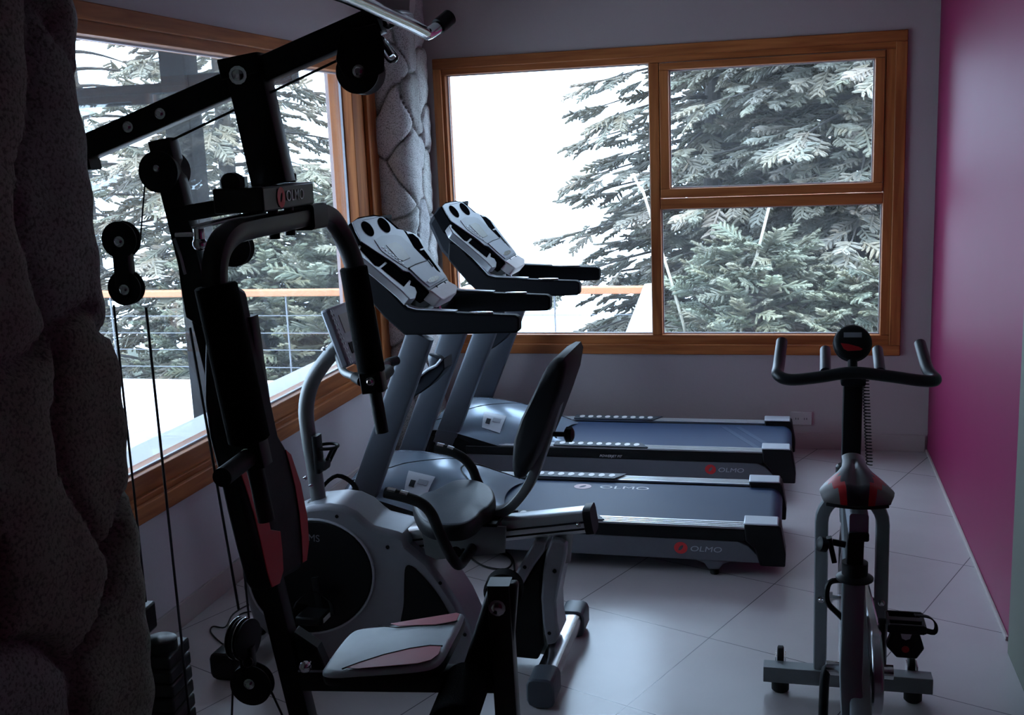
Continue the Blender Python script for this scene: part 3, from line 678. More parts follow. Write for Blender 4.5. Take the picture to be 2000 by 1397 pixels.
    b = MB(); P = [cp(0.0055)(*q) for q in ((797,524),(812,516),(836,508),(846,521))]; b.tube(P, 0.0018, n=6); b.build('rack_edge', BLACK, cons)
    MB().prism([cp(0.0048)(*q) for q in ell(846,546,12,5,-22)], nrm*0.003).build('oval_badge', CHROME, cons)
    # side trays
    tl = [(698,483),(706,474),(733,492),(762,510),(790,530),(806,543),(801,557),(811,561),(815,571),(812,582),(800,584),(786,569),(744,533),(704,500)]
    tr = [(786,450),(800,452),(812,457),(824,468),(848,505),(872,539),(877,549),(868,548),(850,527),(832,505),(820,488),(806,470)]
    for o_, wells in ((tl, ([(703,487),(709,476),(757,508),(741,521),(733,519)],[(744,524),(761,511),(791,533),(801,546),(789,560)])), (tr, ([(797,457),(806,457),(817,466),(827,484),(817,488)],[(820,490),(828,488),(852,520),(860,532),(852,528),(838,512)]))):
        t_ = MB().prism([cp(-0.010)(*q) for q in o_], -nrm*0.035).build('console_tray', SILVER, R, bevel=0.004)
        for w_ in wells: MB().prism([cp(-0.0095)(*q) for q in w_], nrm*0.001).build('well_shade', MATTE, t_)  # flat black plates stand in for shade inside the tray recesses
    # console neck
    MB().prism([Vector((-1.50,y,z)) for y, z in ((4.14,1.0),(4.56,1.0),(4.50,1.12),(4.20,1.12))], (-0.07,0,0.06)).build('console_neck', BLACK, R, bevel=0.006)
    b = MB(); b.prism(xz([(-1.745,1.375),(-1.68,1.395),(-1.70,1.33),(-1.62,1.13),(-1.52,1.00),(-1.60,1.00),(-1.74,1.16),(-1.80,1.30)], 4.16), (0,0.38,0)); b.build('console_back', DGREY, R, bevel=0.02)
    return R
DOTM = mat('dot_white', (0.85,0.85,0.85), 0.5)
GRIPM = mat('grip_grey', (0.06,0.07,0.085), 0.5, spec=0.3)
mat_panel = mat('panel_grey', (0.16,0.165,0.19), 0.42, 0.3)
FOAMP = mat('handle_black', (0.004,0.004,0.006), 0.6, spec=0.12)
HOODM = mat('hood_grey_paint', (0.24,0.30,0.37), 0.26, 0.35, var=0.02, scale=8)
TA = make_treadmill((-0.93, 4.35, 0))
tag(TA, 'near treadmill with a grey-blue hood and its belt lettering in view, behind the recumbent bike', 'treadmill', 'treadmills in front of the back window')
TB = copy_tree(TA, (-0.89, 5.405, 0), 0, 1.0, 'far treadmill standing against the back wall under the window', 'treadmills in front of the back window')
for ch in TB.children:          # this belt shows its chevron seam instead of the printed lettering
    if ch.name.startswith('running_belt'):
        for g_ in list(ch.children): bpy.data.objects.remove(g_)
        cb_ = MB()
        for dx in (0.0, -0.075): cb_.prism([Vector((a+dx, b_, 0.1903)) for a, b_ in ((-0.275,5.585),(-0.245,5.585),(-0.045,5.165),(-0.075,5.165))], (0,0,0.0006))
        cbo = cb_.build('belt_chevron', mat('chevron_blue', (0.028,0.055,0.115), 0.45), None, label='pair of faint diagonal bands on the belt')
        for v in cbo.data.vertices: v.co -= TB.location
        cbo.parent = ch
# power cords on the floor
tag(MB().tube(cr([onZ(a, b_, 0.006) for a, b_ in ((905,1060),(915,1085),(945,1106),(985,1112),(1000,1100),(990,1085),(960,1075),(975,1070),(1000,1090),(1005,1115))], 5), 0.004, n=8).build('power_cord', RUBBER), 'black power cord looped on the floor under the near treadmill', 'cord')
tag(MB().tube(cr([onZ(a, b_, 0.004) for a, b_ in ((505,1178),(485,1182),(455,1200),(440,1225),(416,1224),(412,1236),(435,1258),(443,1250),(450,1225),(470,1200),(500,1195),(520,1205))], 5), 0.0028, n=8).build('power_cord', RUBBER), 'thin dark cord lying in a loop on the floor by the left wall', 'cord')

# ------------------------------------------------------------------ home gym
BSTEELG = mat('black_steel_gloss', (0.010,0.009,0.009), 0.36, var=0.1, spec=0.3)
IRON = mat('cast_iron', (0.012,0.012,0.013), 0.5)
TH = math.radians(6); GM = Vector((math.cos(TH), math.sin(TH), 0)); GN = Vector((-math.sin(TH), math.cos(TH), 0)); GP = Vector((-1.1, 2.25, 0))
def GW(m_, o, z): return GP + GM*m_ + GN*o + Z3*z
def GT(px, py, o=0.0): return onP(px, py, GP+GN*o, GN)
def pulley(b, c, ax, r=0.045, w=0.022):
    b.disc(c, ax, [(r*0.25,-w/2),(r*0.8,-w/2),(r,-w/2+0.001),(r*1.0,-w/2+0.004),(r*0.86,-0.002),(r*0.86,0.002),(r*1.0,w/2-0.004),(r,w/2-0.001),(r*0.8,w/2),(r*0.25,w/2)], n=36)
def bolt(parent, p, ax, r=0.011):
    ax = Vector(ax).normalized()
    return MB().disc(Vector(p), ax, [(r*1.25,0),(r*1.25,0.002),(r*0.8,0.0025),(r*0.8,0.008),(r*0.55,0.010)], n=6 if 0 else 12).build('bolt', CHROME, parent)
g = empty('home_gym', GW(0, 0, 0), label='black multi-station home gym with a weight stack, red-striped backrest and press arms, in the foreground', cat='gym machine')
# base, out of frame but standing on the floor
MB().bar([GW(-0.62,0,0.035),GW(0.62,0,0.035)], 0.06, 0.06, up=(0,0,1)).build('base_beam', BSTEEL, g)
for m_ in (-0.60, 0.60): MB().bar([GW(m_,-0.33,0.030),GW(m_,0.33,0.030)], 0.06, 0.06, up=(0,0,1)).build('base_foot', BSTEEL, g)
# boom, mast, hanger column
boom = MB().bar([GT(120,312),GT(742,38)], 0.052, 0.055, up=(0,0,1), rnd=0.08).build('top_boom', BSTEEL, g)
MB().bar([GW(-0.010,0,0.065), GT(592,1397), GT(318,273)], 0.05, 0.052, up=GM, rnd=0.08).build('mast', BSTEEL, g)
MB().bar([GT(482,124),GT(535,360)], 0.068, 0.082, up=GM, rnd=0.08).build('hanger_column', BSTEEL, g)
b = MB(); b.bar([GT(475,112),GT(483,150)], 0.082, 0.095, up=GM, rnd=0.1); b.build('column_bracket', BSTEEL, g)
for a, b_, r, o in ((465,147,0.016,-0.042),(313,222,0.010,-0.027),(250,248,0.010,-0.027),(308,329,0.010,-0.032)): bolt(g, GT(a, b_, o), -GN, r)
MB().bar([GT(150,325),GT(186,318)], 0.05, 0.03, up=(0,0,1)).build('boom_end_plug', BLACK, g)
# mast pulley
b = MB(); pulley(b, GT(322,335,0.0), GN, 0.046, 0.07); b.build('pulley', BLACK, g)
# link and press-arm bracket
b = MB(); b.bar([GT(345,420),GT(500,394)], 0.05, 0.036, up=(0,0,1), rnd=0.08); b.build('link_beam', BSTEEL, g)
bc = GT(567,383); br = MB().box(bc-GM*0.055, (0.11,0.33,0.052), (GM,GN,Z3)).build('arm_bracket', BSTEELG, g, bevel=0.004)
fc = bc+GM*0.0012
emblem('bracket_emblem', 0.024, fc-GN*0.062, GN, Z3, REDP, br)
text_mesh('bracket_lettering', 'OLMO', 0.034, fc+GN*0.030, GN, Z3, LGREY, br, wide=1.2)
b = MB()
for o in (-0.13, -0.09): b.cyl(bc-GM*0.07+GN*o+Z3*0.026, bc-GM*0.07+GN*o+Z3*0.048, 0.010, n=8)
b.build('bracket_nut_pair', CHROME, g)
b = MB(); b.disc(bc-GM*0.075-GN*0.155+Z3*0.036, GN, [(0.018,0),(0.022,0.004),(0.022,0.03),(0.016,0.034)], n=18); b.build('bracket_knob', BLACK, g)
MB().disc(bc-GM*0.05+GN*0.135+Z3*0.033, Z3, [(0.016,-0.006),(0.020,0),(0.020,0.012),(0.012,0.018)], n=16).build('bracket_knob', BLACK, g)
for o in (-0.05, 0.05): MB().cyl(GW(0.0,o,bc.z-0.09), GW(0.0,o,bc.z-0.027), 0.012).build('arm_pivot', BSTEEL, g)
# press arm: curved cross bar with two hanging arms
arm = empty('press_arm', (0,0,0)); arm.parent = g; arm.location = (0,0,0)
zc = 1.508
P = cr([GW(0.022,-0.37,1.17),GW(0.0,-0.37,1.30),GW(-0.008,-0.37,1.41),GW(-0.004,-0.355,1.475),GW(0.0,-0.30,zc-0.002),GW(0.0,-0.20,zc+0.003),GW(0.0,0,zc+0.003),GW(0.0,0.20,zc+0.003),GW(0.006,0.31,zc-0.002),GW(0.02,0.365,1.46),GW(0.045,0.38,1.38),GW(0.068,0.38,1.25),GW(0.085,0.38,1.09)], 6)
MB().bar(P, 0.045, 0.045, up=GM, rnd=0.3).build('arm_tube', BSTEELG, arm, smooth=True)
MB().bar([GW(0.0,0.14,zc+0.002),GW(0.0,0.245,zc+0.001)], 0.06, 0.06, up=GM, rnd=0.15).build('arm_sleeve', BLACK, arm)
NF = [GT(421,556,-0.37), GT(487,862,-0.37)]; FF_ = [GT(690,521,0.38), GT(726,727,0.38)]
for (a, b_), r, side in ((NF, 0.041, -1), (FF_, 0.036, 1)):
    d = (b_-a).normalized()
    MB().tube([a, a+d*0.004, b_-d*0.004, b_], lambda i, r=r: (r*0.9, r, r, r*0.9)[i], n=28).build('foam_pad', FOAM, arm)
    up_ = d.cross(GN).normalized()
    blk = MB().bar([b_-d*0.002, b_+d*0.052], 0.05, 0.06, up=up_, rnd=0.1).build('grip_block', BSTEEL, arm)
    bolt(blk, b_+d*0.02-GN*0.026, -GN, 0.010)
    MB().tube([b_+d*0.05, b_+d*0.165], 0.017, n=16).build('grip', RUBBER, arm)
    e = b_+d*0.028; MB().tube(cr([e+GN*side*0.024, e+GN*side*0.15],2), 0.0185, n=18).build('grip', RUBBER, arm)
# second grip bar hanging before the backrest
# adjusting plate, chrome pin and cable on the arm's near side
b = MB(); b.prism([GT(a, b_, -0.05) for a, b_ in ((340,462),(372,455),(400,560),(392,640),(362,620),(352,560))], GN*0.012); b.build('adjusting_plate', BSTEEL, g, bevel=0.003)
MB().tube(cr([GT(343,459,-0.12),GT(374,458,-0.12),GT(378,459,-0.12)],3), 0.005, n=10).build('chrome_pin', CHROME, g)
b = MB(); b.cyl(GT(388,447,-0.12), GT(390,474,-0.12), 0.012, n=14); b.ball(GT(390,476,-0.12), 0.016); b.build('pin_knob', CHROME, g)
MB().tube(cr([GT(374,446,-0.10),GT(410,437,-0.08),GT(460,425,-0.05),GT(520,415,-0.03)],4), 0.006, n=8).build('chrome_rod', CHROME, g)
MB().tube(cr([GT(340,466,-0.08),GT(352,500,-0.08),GT(360,530,-0.08),GT(362,536,-0.08)],5), 0.0035, n=8).build('pin_lanyard', GREYP, g)
b = MB(); pulley(b, GT(458,484,0.05), GN, 0.043, 0.03); b.build('pulley', BLACK, g)
# backrest
pa, pb_ = GT(575,1000), GT(497,640); pd = (pb_-pa).normalized(); pn = GN.cross(pd).normalized()
if pn.dot(GM) < 0: pn = -pn
PT = lambda off: (lambda a, b_: onP(a, b_, pa+pn*off, pn))
pad = [(452,560),(466,556),(482,566),(497,640),(520,730),(545,850),(566,885),(586,945),(600,1010),(603,1060),(599,1098),(588,1112),(560,1128),(531,1152),(520,1135),(500,1060),(483,990),(468,920),(450,850),(440,780),(440,700),(442,620)]
bk = MB().prism([PT(0)(*q) for q in pad], -pn*0.05).build('backrest', DVINYL, g, bevel=0.012, seg=3)
def stripe(pts, name='side_stripe'):
    return MB().prism([PT(0.0005)(*q) for q in pts], pn*0.0025).build(name, RED, bk, bevel=0.001, label='red vinyl side stripe')
stripe([(463,908),(474,912),(493,945),(512,975),(520,1000),(527,1035),(546,1038),(550,1075),(552,1115),(545,1140),(530,1148),(521,1120),(509,1065),(496,1010),(478,950)])
stripe([(556,878),(567,888),(586,945),(599,1010),(602,1060),(598,1095),(590,1100),(588,1050),(583,1000),(575,950),(565,910)])
MB().bar([GW(-0.10,0,1.30), GW(-0.075,0,0.86)], 0.05, 0.04, up=GM).build('backrest_bar', BSTEEL, g)
# seat beam, seat
MB().bar([GW(-0.04,0,0.415),GW(0.435,0,0.425)], 0.05, 0.052, up=(0,0,1), rnd=0.08).build('seat_beam', BSTEEL, g)
MB().bar([GW(-0.04,0,0.441),GW(0.06,0,0.443)], 0.05, 0.004, up=(0,0,1)).build('beam_top_plate', GREYP, g)
MB().prism([GW(-0.035,-0.02,0.44),GW(0.03,-0.02,0.44),GW(0.01,-0.02,0.50),(GW(-0.045,-0.02,0.54))], GN*0.04).build('seat_gusset', BSTEEL, g, bevel=0.003)
b = MB(); b.cyl(GW(-0.01,-0.05,0.47), GW(-0.01,-0.02,0.47), 0.013, n=12); b.ball(GW(-0.01,-0.055,0.47),0.016); b.build('seat_knob', CHROME, g)
sx = GM*1.0+Z3*0.13; sx.normalize(); sn = sx.cross(GN).normalized(); sn = sn if sn.z > 0 else -sn
s0 = GW(0.22,0,0.515)
ST = lambda off: (lambda a, b_: onP(a, b_, s0+sn*off, sn))
seat_pix = [(628,1309),(634,1296),(652,1270),(680,1237),(706,1226),(760,1221),(830,1210),(898,1196),(904,1199),(897,1218),(880,1250),(864,1280),(846,1295),(815,1302),(760,1307),(700,1311),(650,1314)]
def cushion(name, pix, fn, nrm, th, m, parent, h=0.014, n=3, side=None, nb_=2):
    """padded cushion: outline, rounded top edge in three insets"""
    P = spoly(pix, fn, n); c = sum(P, Vector((0,0,0)))/len(P); b = MB(); k = len(P); rings = []
    for s_, dz in ((0.985,-th),(1.0,-th*0.75),(1.0,-h),(0.985,-h*0.45),(0.955,-h*0.12),(0.90,0.0),(0.5,h*0.25)): rings.append([c+(p-c)*s_+nrm*dz for p in P])
    vs = [v for r in rings for v in r]; fs = []
    for i in range(len(rings)-1):
        for q in range(k): fs.append((i*k+q, i*k+(q+1)%k, (i+1)*k+(q+1)%k, (i+1)*k+q))
    fs.append(tuple(range(k))); fs.append(tuple(range((len(rings)-1)*k, len(rings)*k)))
    b.add(vs, fs)
    if side is not None: b.m = [1]*(nb_*k)+[0]*(len(fs)-nb_*k-2)+[1,0]
    return b.build(name, [m, side] if side is not None else m, parent, ang=50)
st = cushion('seat', seat_pix, ST(0), sn, 0.036, VINYL, g, side=BLACK)
REDS = mat('faded_red_vinyl', (0.34,0.05,0.075), 0.38)
def splate(pts, name, m): return MB().prism([ST(0.0045)(*q) for q in pts], sn*0.0015).build(name, m, st, bevel=0.0005)
splate([(763,1219),(830,1208),(892,1198),(898,1200),(892,1213),(880,1216),(850,1221),(815,1222),(780,1224)], 'side_stripe', REDS)
splate([(672,1305),(700,1296),(750,1280),(800,1268),(840,1262),(862,1263),(858,1278),(842,1290),(815,1297),(760,1302),(700,1307)], 'side_stripe', REDS)
b = MB(); b.tube([ST(0.0058)(*q) for q in ((668,1307),(700,1295),(750,1279),(800,1267),(840,1261),(864,1262))], 0.0018, n=6); b.tube([ST(0.0058)(*q) for q in ((740,1223),(780,1226),(815,1223),(850,1222),(893,1213))], 0.0012, n=6); b.build('piping', BLACK, st)
# front post, leg developer and rollers
lp = MB().bar([GW(0.465,0,0.033), GW(0.455,0,0.668)], 0.056, 0.052, up=GM, rnd=0.06).build('front_post', BSTEELG, g)
bolt(lp, GW(0.452,-0.031,0.617), -GN, 0.016)
b = MB(); b.prism([GW(m_,-0.022,z) for m_, z in ((0.34,0.40),(0.43,0.66),(0.50,0.67),(0.47,0.40))], GN*0.044); b.build('pivot_plate', BSTEEL, g, bevel=0.012, seg=3)
MB().disc(GW(0.455,0.0,0.625), GN, [(0.040,0.03),(0.046,0.036),(0.046,0.075),(0.040,0.082)], n=28).build('foam_roller', FOAM, g)
MB().disc(GW(0.375,0,0.435), -GN, [(0.045,0.036),(0.052,0.044),(0.052,0.235),(0.048,0.245)], n=32).build('foam_roller', FOAM, g)
MB().cyl(GW(0.375,0.10,0.435), GW(0.375,-0.24,0.435), 0.013).build('roller_axle', BSTEEL, g)
# top pulley, plate and cables
pc = GT(705,141); hp = MB(); hp.prism([GT(a, b_, -0.034) for a, b_ in ((655,118),(664,60),(735,45),(750,85),(750,140),(712,160),(672,150))], GN*0.006); hp.build('pulley_plate', BSTEEL, g, bevel=0.003)
b = MB(); pulley(b, pc, GN, 0.047, 0.06); pl = b.build('pulley', BLACK, g); bolt(pl, GT(701,139,-0.036), -GN, 0.011)
def cable(*P, r=0.0028): return MB().tube(P, r, n=8).build('cable', CABLE, g)
cable(GT(333,275,-0.01), GT(657,119,-0.01))
cable(GT(222,596), GT(285,1176))
cable(GT(285,600), GT(370,1397), GW(-0.338,0,0.12), r=0.0032)
cable(GT(371,640,-0.02), GT(466,1190,-0.02), r=0.0032)
cable(GT(471,1060,0.02), GT(487,1215,0.02))
cable(GT(286,320), GT(274,470), r=0.002)
cable(GT(455,1335), GT(453,1397), GW(-0.205,0,0.10))
cable(GT(527,1345), GT(551,1397), GW(-0.105,0,0.08))
# floating double pulley
dp = empty('double_pulley', (0,0,0)); dp.parent = g
for (a, b_), r in (((237,468),0.042),((247,562),0.040)):
    q = MB(); pulley(q, GT(a, b_), GN, r, 0.026); w_ = q.build('wheel', BLACK, dp); bolt(w_, GT(a-4, b_+4, -0.018), -GN, 0.010)
b = MB(); b.bar([GT(236,450), GT(248,580)], 0.034, 0.040, up=GM); b.build('yoke', BSTEEL, dp)
# lower pulleys
b = MB(); pulley(b, GT(493,1335), GN, 0.052, 0.028); w_ = b.build('pulley', BLACK, g); bolt(w_, GT(487,1336,-0.02), -GN, 0.011)
ax = (GM*0.97-GN*0.25).normalized(); c_ = GT(478,1248)
b = MB(); pulley(b, c_, ax, 0.050, 0.028); b.build('pulley', BLACK, g)
b = MB(); b.disc(c_-ax*0.022, ax, [(0.02,0),(0.052,0.001),(0.052,0.003),(0.02,0.004)]); b.disc(c_-ax*0.001, ax, [(0.02,0),(0.0525,0.001),(0.0525,0.003),(0.02,0.004)]); b.build('pulley_rim', CHROME, g)
b = MB(); b.bar([GT(482,1262), GT(488,1330)], 0.03, 0.035, up=GM); b.ball(GT(484,1294,-0.02), 0.013); b.build('pulley_bracket', BSTEEL, g)
# weight stack
zt = 0.47; ms = -0.475
b = MB(); b.box(GW(ms-0.02,-0.02,0.555), (0.16,0.11,0.07), (GM,GN,Z3)); b.build('stack_cap', BSTEELG, g, bevel=0.006)
b = MB(); b.disc(GW(ms+0.085,-0.01,0.50), Z3, [(0.036,-0.05),(0.040,-0.045),(0.040,0.008),(0.034,0.012)]); b.build('guide_collar', BSTEELG, g)
n_pl = 11
for k in range(n_pl):
    z = 0.075+k*0.0375
    MB().box(GW(ms+0.01,0,z+0.0175), (0.235,0.115,0.034), (GM,GN,Z3)).build('weight_plate', IRON, g, bevel=0.006)
for m_ in (-0.07, 0.09): MB().cyl(GW(ms+m_,0,0.06), GW(ms+m_,0,1.62), 0.012).build('guide_rod', CHROME, g) if m_ < 0 else None
# lat bar hanging from the boom
lb = empty('lat_bar', GT(760,40), label='chrome lat pulldown bar with black end grips hanging from the gym boom', cat='bar')
zb = 1.925; q0 = GW(0.285,0,zb)
P = cr([GW(0.300,-0.62,zb-0.006), GW(0.300,-0.40,zb), GW(0.300,-0.15,zb), GW(0.300,0.06,zb), GW(0.300,0.20,zb-0.002), GT(834,66,0.235), GT(850,57,0.265), GT(875,36,0.30)], 6)
MB().tube(P, 0.0145, n=18).build('bar_tube', CHROME, lb)
e0, e1 = GT(850,57,0.265), GT(875,36,0.30); MB().tube([e0+(e1-e0)*0.25, e1+(e1-e0)*0.12], 0.019, n=18).build('grip', RUBBER, lb)
ck = empty('carabiner', GT(755,90), label='chrome snap hook joining the lat bar to the gym pulley', cat='hook')
P = cr([GT(745,73,0.02),GT(768,100,0.02),GT(776,112,0.02),GT(765,121,0.02),GT(752,108,0.02),GT(742,84,0.02)], 4, True)
MB().tube(P, 0.0042, n=10, closed=True).build('hook_ring', CHROME, ck)
MB().tube([GT(748,80,0.014),GT(766,108,0.014)], 0.0075, n=10).build('hook_gate', CHROME, ck)
for a in (757, 776):
    P = cr([GT(a-3,8,0.02),GT(a-5,30,0.02),GT(a-8,46,0.02),GT(a-18,52,0.01),GT(a-24,48,0.0)], 4)
    MB().tube(P, 0.0055, n=10).build('hanger_hook', BSTEEL, g)
# beam end of the gym's top handle mount
MB().bar([GT(712,-6,0.03), GT(806,2,0.03)], 0.05, 0.05, up=(0,0,1)).build('top_mount', WHITE, g)

# ------------------------------------------------------------------ recumbent bike
SHELL = mat('shell_silver', (0.30,0.31,0.34), 0.33, 0.35)
GREYM = mat('grey_metal_paint', (0.17,0.18,0.18), 0.40, 0.4)
CHROMEB = mat('satin_chrome', (0.60,0.60,0.62), 0.22, 1.0)
CAPM = mat('cap_grey', (0.08,0.10,0.12), 0.4)
DVINYL2 = mat('backrest_black', (0.006,0.006,0.008), 0.6, bump=0.05, bscale=300, spec=0.25)
FRAMEM = mat('frame_grey_paint', (0.18,0.195,0.205), 0.42, 0.2)
BAR = mat('bar_grip_rubber', (0.008,0.009,0.011), 0.42, spec=0.35)
SADB = mat('saddle_black', (0.018,0.019,0.024), 0.38)
SADG = mat('saddle_grey', (0.16,0.145,0.14), 0.45)
GUARD = mat('guard_silver', (0.40,0.40,0.43), 0.25, 0.8)
def spoly_px(pix, n=4): return [(p.x, p.y) for p in cr([(a,b) for a,b in pix], n, True)]
rb = empty('recumbent_bike', (-1.24, 3.22, 0), label='silver and black recumbent exercise bike with padded seat between the gym and the near treadmill', cat='exercise bike')
YN, YF, YM = 3.13, 3.31, 3.22
def TY(Y): return lambda a, b_: onY(a, b_, Y)
sh = [(548,1012),(600,990),(640,986),(668,990),(694,1002),(714,1020),(728,1030),(775,1042),(792,1050),(797,1066),(836,1098),(866,1138),(896,1184),(916,1228),(930,1262),(930,1300),(880,1308),(790,1306),(700,1300),(610,1290),(540,1262),(492,1212),(472,1150),(476,1090),(505,1040)]
hull = MB().prism([onY(a, b_, YN) for a, b_ in sh], (0, YF-YN, 0)).build('drive_housing', SHELL, rb, bevel=0.018, seg=3)
MB().prism([onY(a, b_, YN-0.0005) for a, b_ in ell(608,1126,119,108,0,48)], (0,-0.006,0)).build('flywheel_cover', BLACK, hull, bevel=0.002)
b = MB(); b.tube([onY(a, b_, YN-0.001) for a, b_ in ell(608,1126,122,111,0,48)], 0.0045, n=8, closed=True); b.build('cover_highlight', LGREY, hull)  # pale ring paints in the highlight round the cover's edge
text_mesh('cover_lettering', 'MS', 0.034, onY(613,1052,YN-0.0066), (1,0,-0.06), (0.06,0,1), GREYP, hull)
MB().prism([onY(a, b_, YN-0.0005) for a, b_ in spoly_px([(793,1107),(808,1108),(830,1130),(858,1165),(880,1205),(892,1240),(885,1262),(840,1262),(782,1250),(783,1215),(789,1180),(790,1140)])], (0,-0.004,0)).build('recess_shade', BLACK, hull)  # proud black plate paints in the shade of the triangular recess
b = MB(); 
for a, b_ in ((658,1009),(757,1069),(860,1139),(908,1240)): MB().disc(onY(a, b_, YN-0.0005), (0,-1,0), [(0.006,0),(0.006,0.002)], n=12).build('housing_screw', BLACK, hull)
# raised neck between housing and rail
MB().tube(cr([onY(728,1050,YM),onY(765,1060,YM),onY(795,1066,YM)],3), 0.047, n=20).build('rail_neck', SHELL, rb)
MB().disc(onY(790,1064,YM), (1,0,0.12), [(0.044,-0.012),(0.048,-0.008),(0.048,0.014),(0.042,0.018)], n=24).build('neck_collar', BLACK, rb)
# mast post
P = cr([onY(624,988,YM),onY(616,930,YM),onY(604,860,YM),onY(598,800,YM),onY(608,750,YM),onY(632,710,YM),onY(662,675,YM)], 6)
MB().tube(P, 0.0255, n=20).build('console_post', GREYM, rb)
MB().disc(onY(622,985,YM), (0.06,0,1), [(0.036,-0.006),(0.038,0),(0.034,0.010)], n=24).build('post_collar', BLACK, rb)
for a, b_ in ((597,934),(608,949),(633,682),(652,659)): bolt(rb, onY(a, b_, YM-0.03), (-0.4,-1,0), 0.006)
# console
n0, n1 = onY(640,603,3.10), onY(683,716,3.10); cx_ = (n0-n1).normalized(); cn = Vector((0,-1,0)).cross(cx_).normalized(); cn = cn if cn.x > 0 else -cn
cc = (n0+n1)/2 + Vector((0,0.13,0)); L_ = (n0-n1).length
cb = MB().box(cc-cn*0.015, (0.03, 0.26, L_), (cn, Y3, cx_)).build('bike_console', GREYP, rb, bevel=0.008)
MB().box(cc+cn*0.0005+cx_*0.035, (0.003, 0.15, 0.06), (cn, Y3, cx_)).build('bike_display', SCREEN, cb)
b = MB()
for i in range(12):
    for j in range(2): b.box(cc+cn*0.0012+cx_*(0.085-0.0155*i)+Y3*(-0.118+0.014*j), (0.002,0.008,0.007), (cn,Y3,cx_))
b.build('key_row', LGREY, cb)
b = MB(); b.box(cc+cn*0.0012-cx_*0.045, (0.002,0.16,0.035), (cn,Y3,cx_)); b.build('bike_keypad', DGREY, cb)
# front handlebar
h0 = onY(660,690,YM)
for pts, nm in (([h0, Vector((-1.36,3.13,0.985)), onY(690,735,3.07), onY(702,742,3.04)], 'near'), ([h0, Vector((-1.38,3.29,0.985)), Vector((-1.335,3.36,0.955)), onY(768,706,3.44)], 'far')):
    q = MB().tube(cr(pts, 5), 0.0125, n=14).build('front_handlebar', GREYM, rb)
    d = (pts[-1]-pts[-2]).normalized(); MB().tube([pts[-1]-d*0.03, pts[-1]+d*0.018], 0.0165, n=16).build('handlebar_end', RUBBER, q)
# bottle cage
b = MB(); b.bar([onY(618,850,YM-0.02),onY(625,922,YM-0.02)], 0.045, 0.018, up=X3); b.bar([onY(626,905,YM-0.02),onY(640,908,YM-0.02)], 0.05, 0.03, up=Z3)
c_ = onY(640,872,YM); b.tube([c_+Vector((0.034*math.cos(t*math.pi/12), 0.034*math.sin(t*math.pi/12), 0)) for t in range(24)], 0.0055, n=8, closed=True)
for dy in (-0.02, 0.02): b.tube([c_+Vector((0.026,dy,0)), c_+Vector((-0.005,dy,-0.055)), c_+Vector((-0.028,dy*0.5,-0.07))], 0.006, n=8)
b.build('bottle_cage', BLACK, rb)
# aluminium rail
ra, rbb = Vector((-1.25,YM,0.405)), Vector((-0.612,YM,0.500)); rd = (rbb-ra).normalized()
rl_ = MB().bar([ra, rbb], 0.085, 0.072, up=Z3, rnd=0.22).build('seat_rail', ALU, rb)
b = MB()
for dz in (-0.018, 0.004): b.bar([ra+Vector((0.02,-0.0425,dz)), rbb+Vector((-0.002,-0.0425,dz))], 0.004, 0.006, up=Z3)
b.build('rail_groove', DGREY, rl_)
MB().bar([rbb-rd*0.003, rbb+rd*0.022], 0.096, 0.086, up=Z3, rnd=0.25).build('rail_end_cap', BLACK, rl_)
bolt(rl_, rbb+rd*-0.02+Vector((0,-0.046,0.0)), -Y3, 0.007)
# carriage
ca = [(-1.135,0.462),(-1.128,0.385),(-1.09,0.37),(-0.93,0.392),(-0.862,0.405),(-0.855,0.492),(-1.0,0.492),(-1.10,0.49)]
for y0, nm in ((3.145, -1), (3.295, 1)):
    MB().prism([Vector((x,y0,z)) for x, z in ca], (0,0.006*nm,0)).build('carriage_plate', GREYM, rb, bevel=0.002)
MB().bb(-1.10,-0.88,3.16,3.28,0.470,0.493).build('carriage_block', GREYM, rb, bevel=0.006)
b = MB(); b.cyl((-1.0,3.145,0.40),(-1.0,3.05,0.41),0.013,n=14); b.cyl((-1.0,3.05,0.41),(-0.985,3.02,0.45),0.016,n=14); b.build('seat_lever', BLACK, rb)
# seat cushion
def onS(a, b_): return onZ(a, b_, 0.556)
seatp = [(806,975),(824,962),(846,956),(868,945),(888,936),(918,934),(944,940),(962,952),(968,972),(958,988),(942,998),(930,1012),(908,1024),(880,1027),(845,1024),(822,1012),(810,994)]
sc_ = cushion('seat', seatp, onS, Z3, 0.050, SEATB, rb, h=0.020, n=4, side=BLACK, nb_=4)
MB().bb(-1.06,-0.88,3.12,3.30,0.4935,0.505).build('seat_pan', BLACK, rb, bevel=0.004)
# side handles with foam grips and pulse pads
for y0, sg in ((2.925, -1), (3.45, 1)):
    if sg < 0: P = [onY(a, b_, y0) for a, b_ in ((752,962),(790,971),(822,983),(842,1003),(856,1035),(872,1070),(886,1094))]+[Vector((-0.96,2.98,0.425)),Vector((-0.97,3.14,0.415))]
    else: P = [onY(a, b_, y0) for a, b_ in ((850,874),(880,882),(905,895),(922,915),(932,940))]+[Vector((-1.0,3.44,0.47)),Vector((-0.985,3.40,0.425)),Vector((-0.985,3.30,0.415))]
    hb_ = MB().tube(cr(P, 5), 0.0165, n=16).build('side_handle', RUBBER, rb)
    Q = cr(P, 5); 
    for i0 in (1, 4): MB().tube([Q[i0]+Z3*0.006, Q[i0+2]+Z3*0.006], 0.0135, n=12).build('pulse_pad', CHROME, hb_)
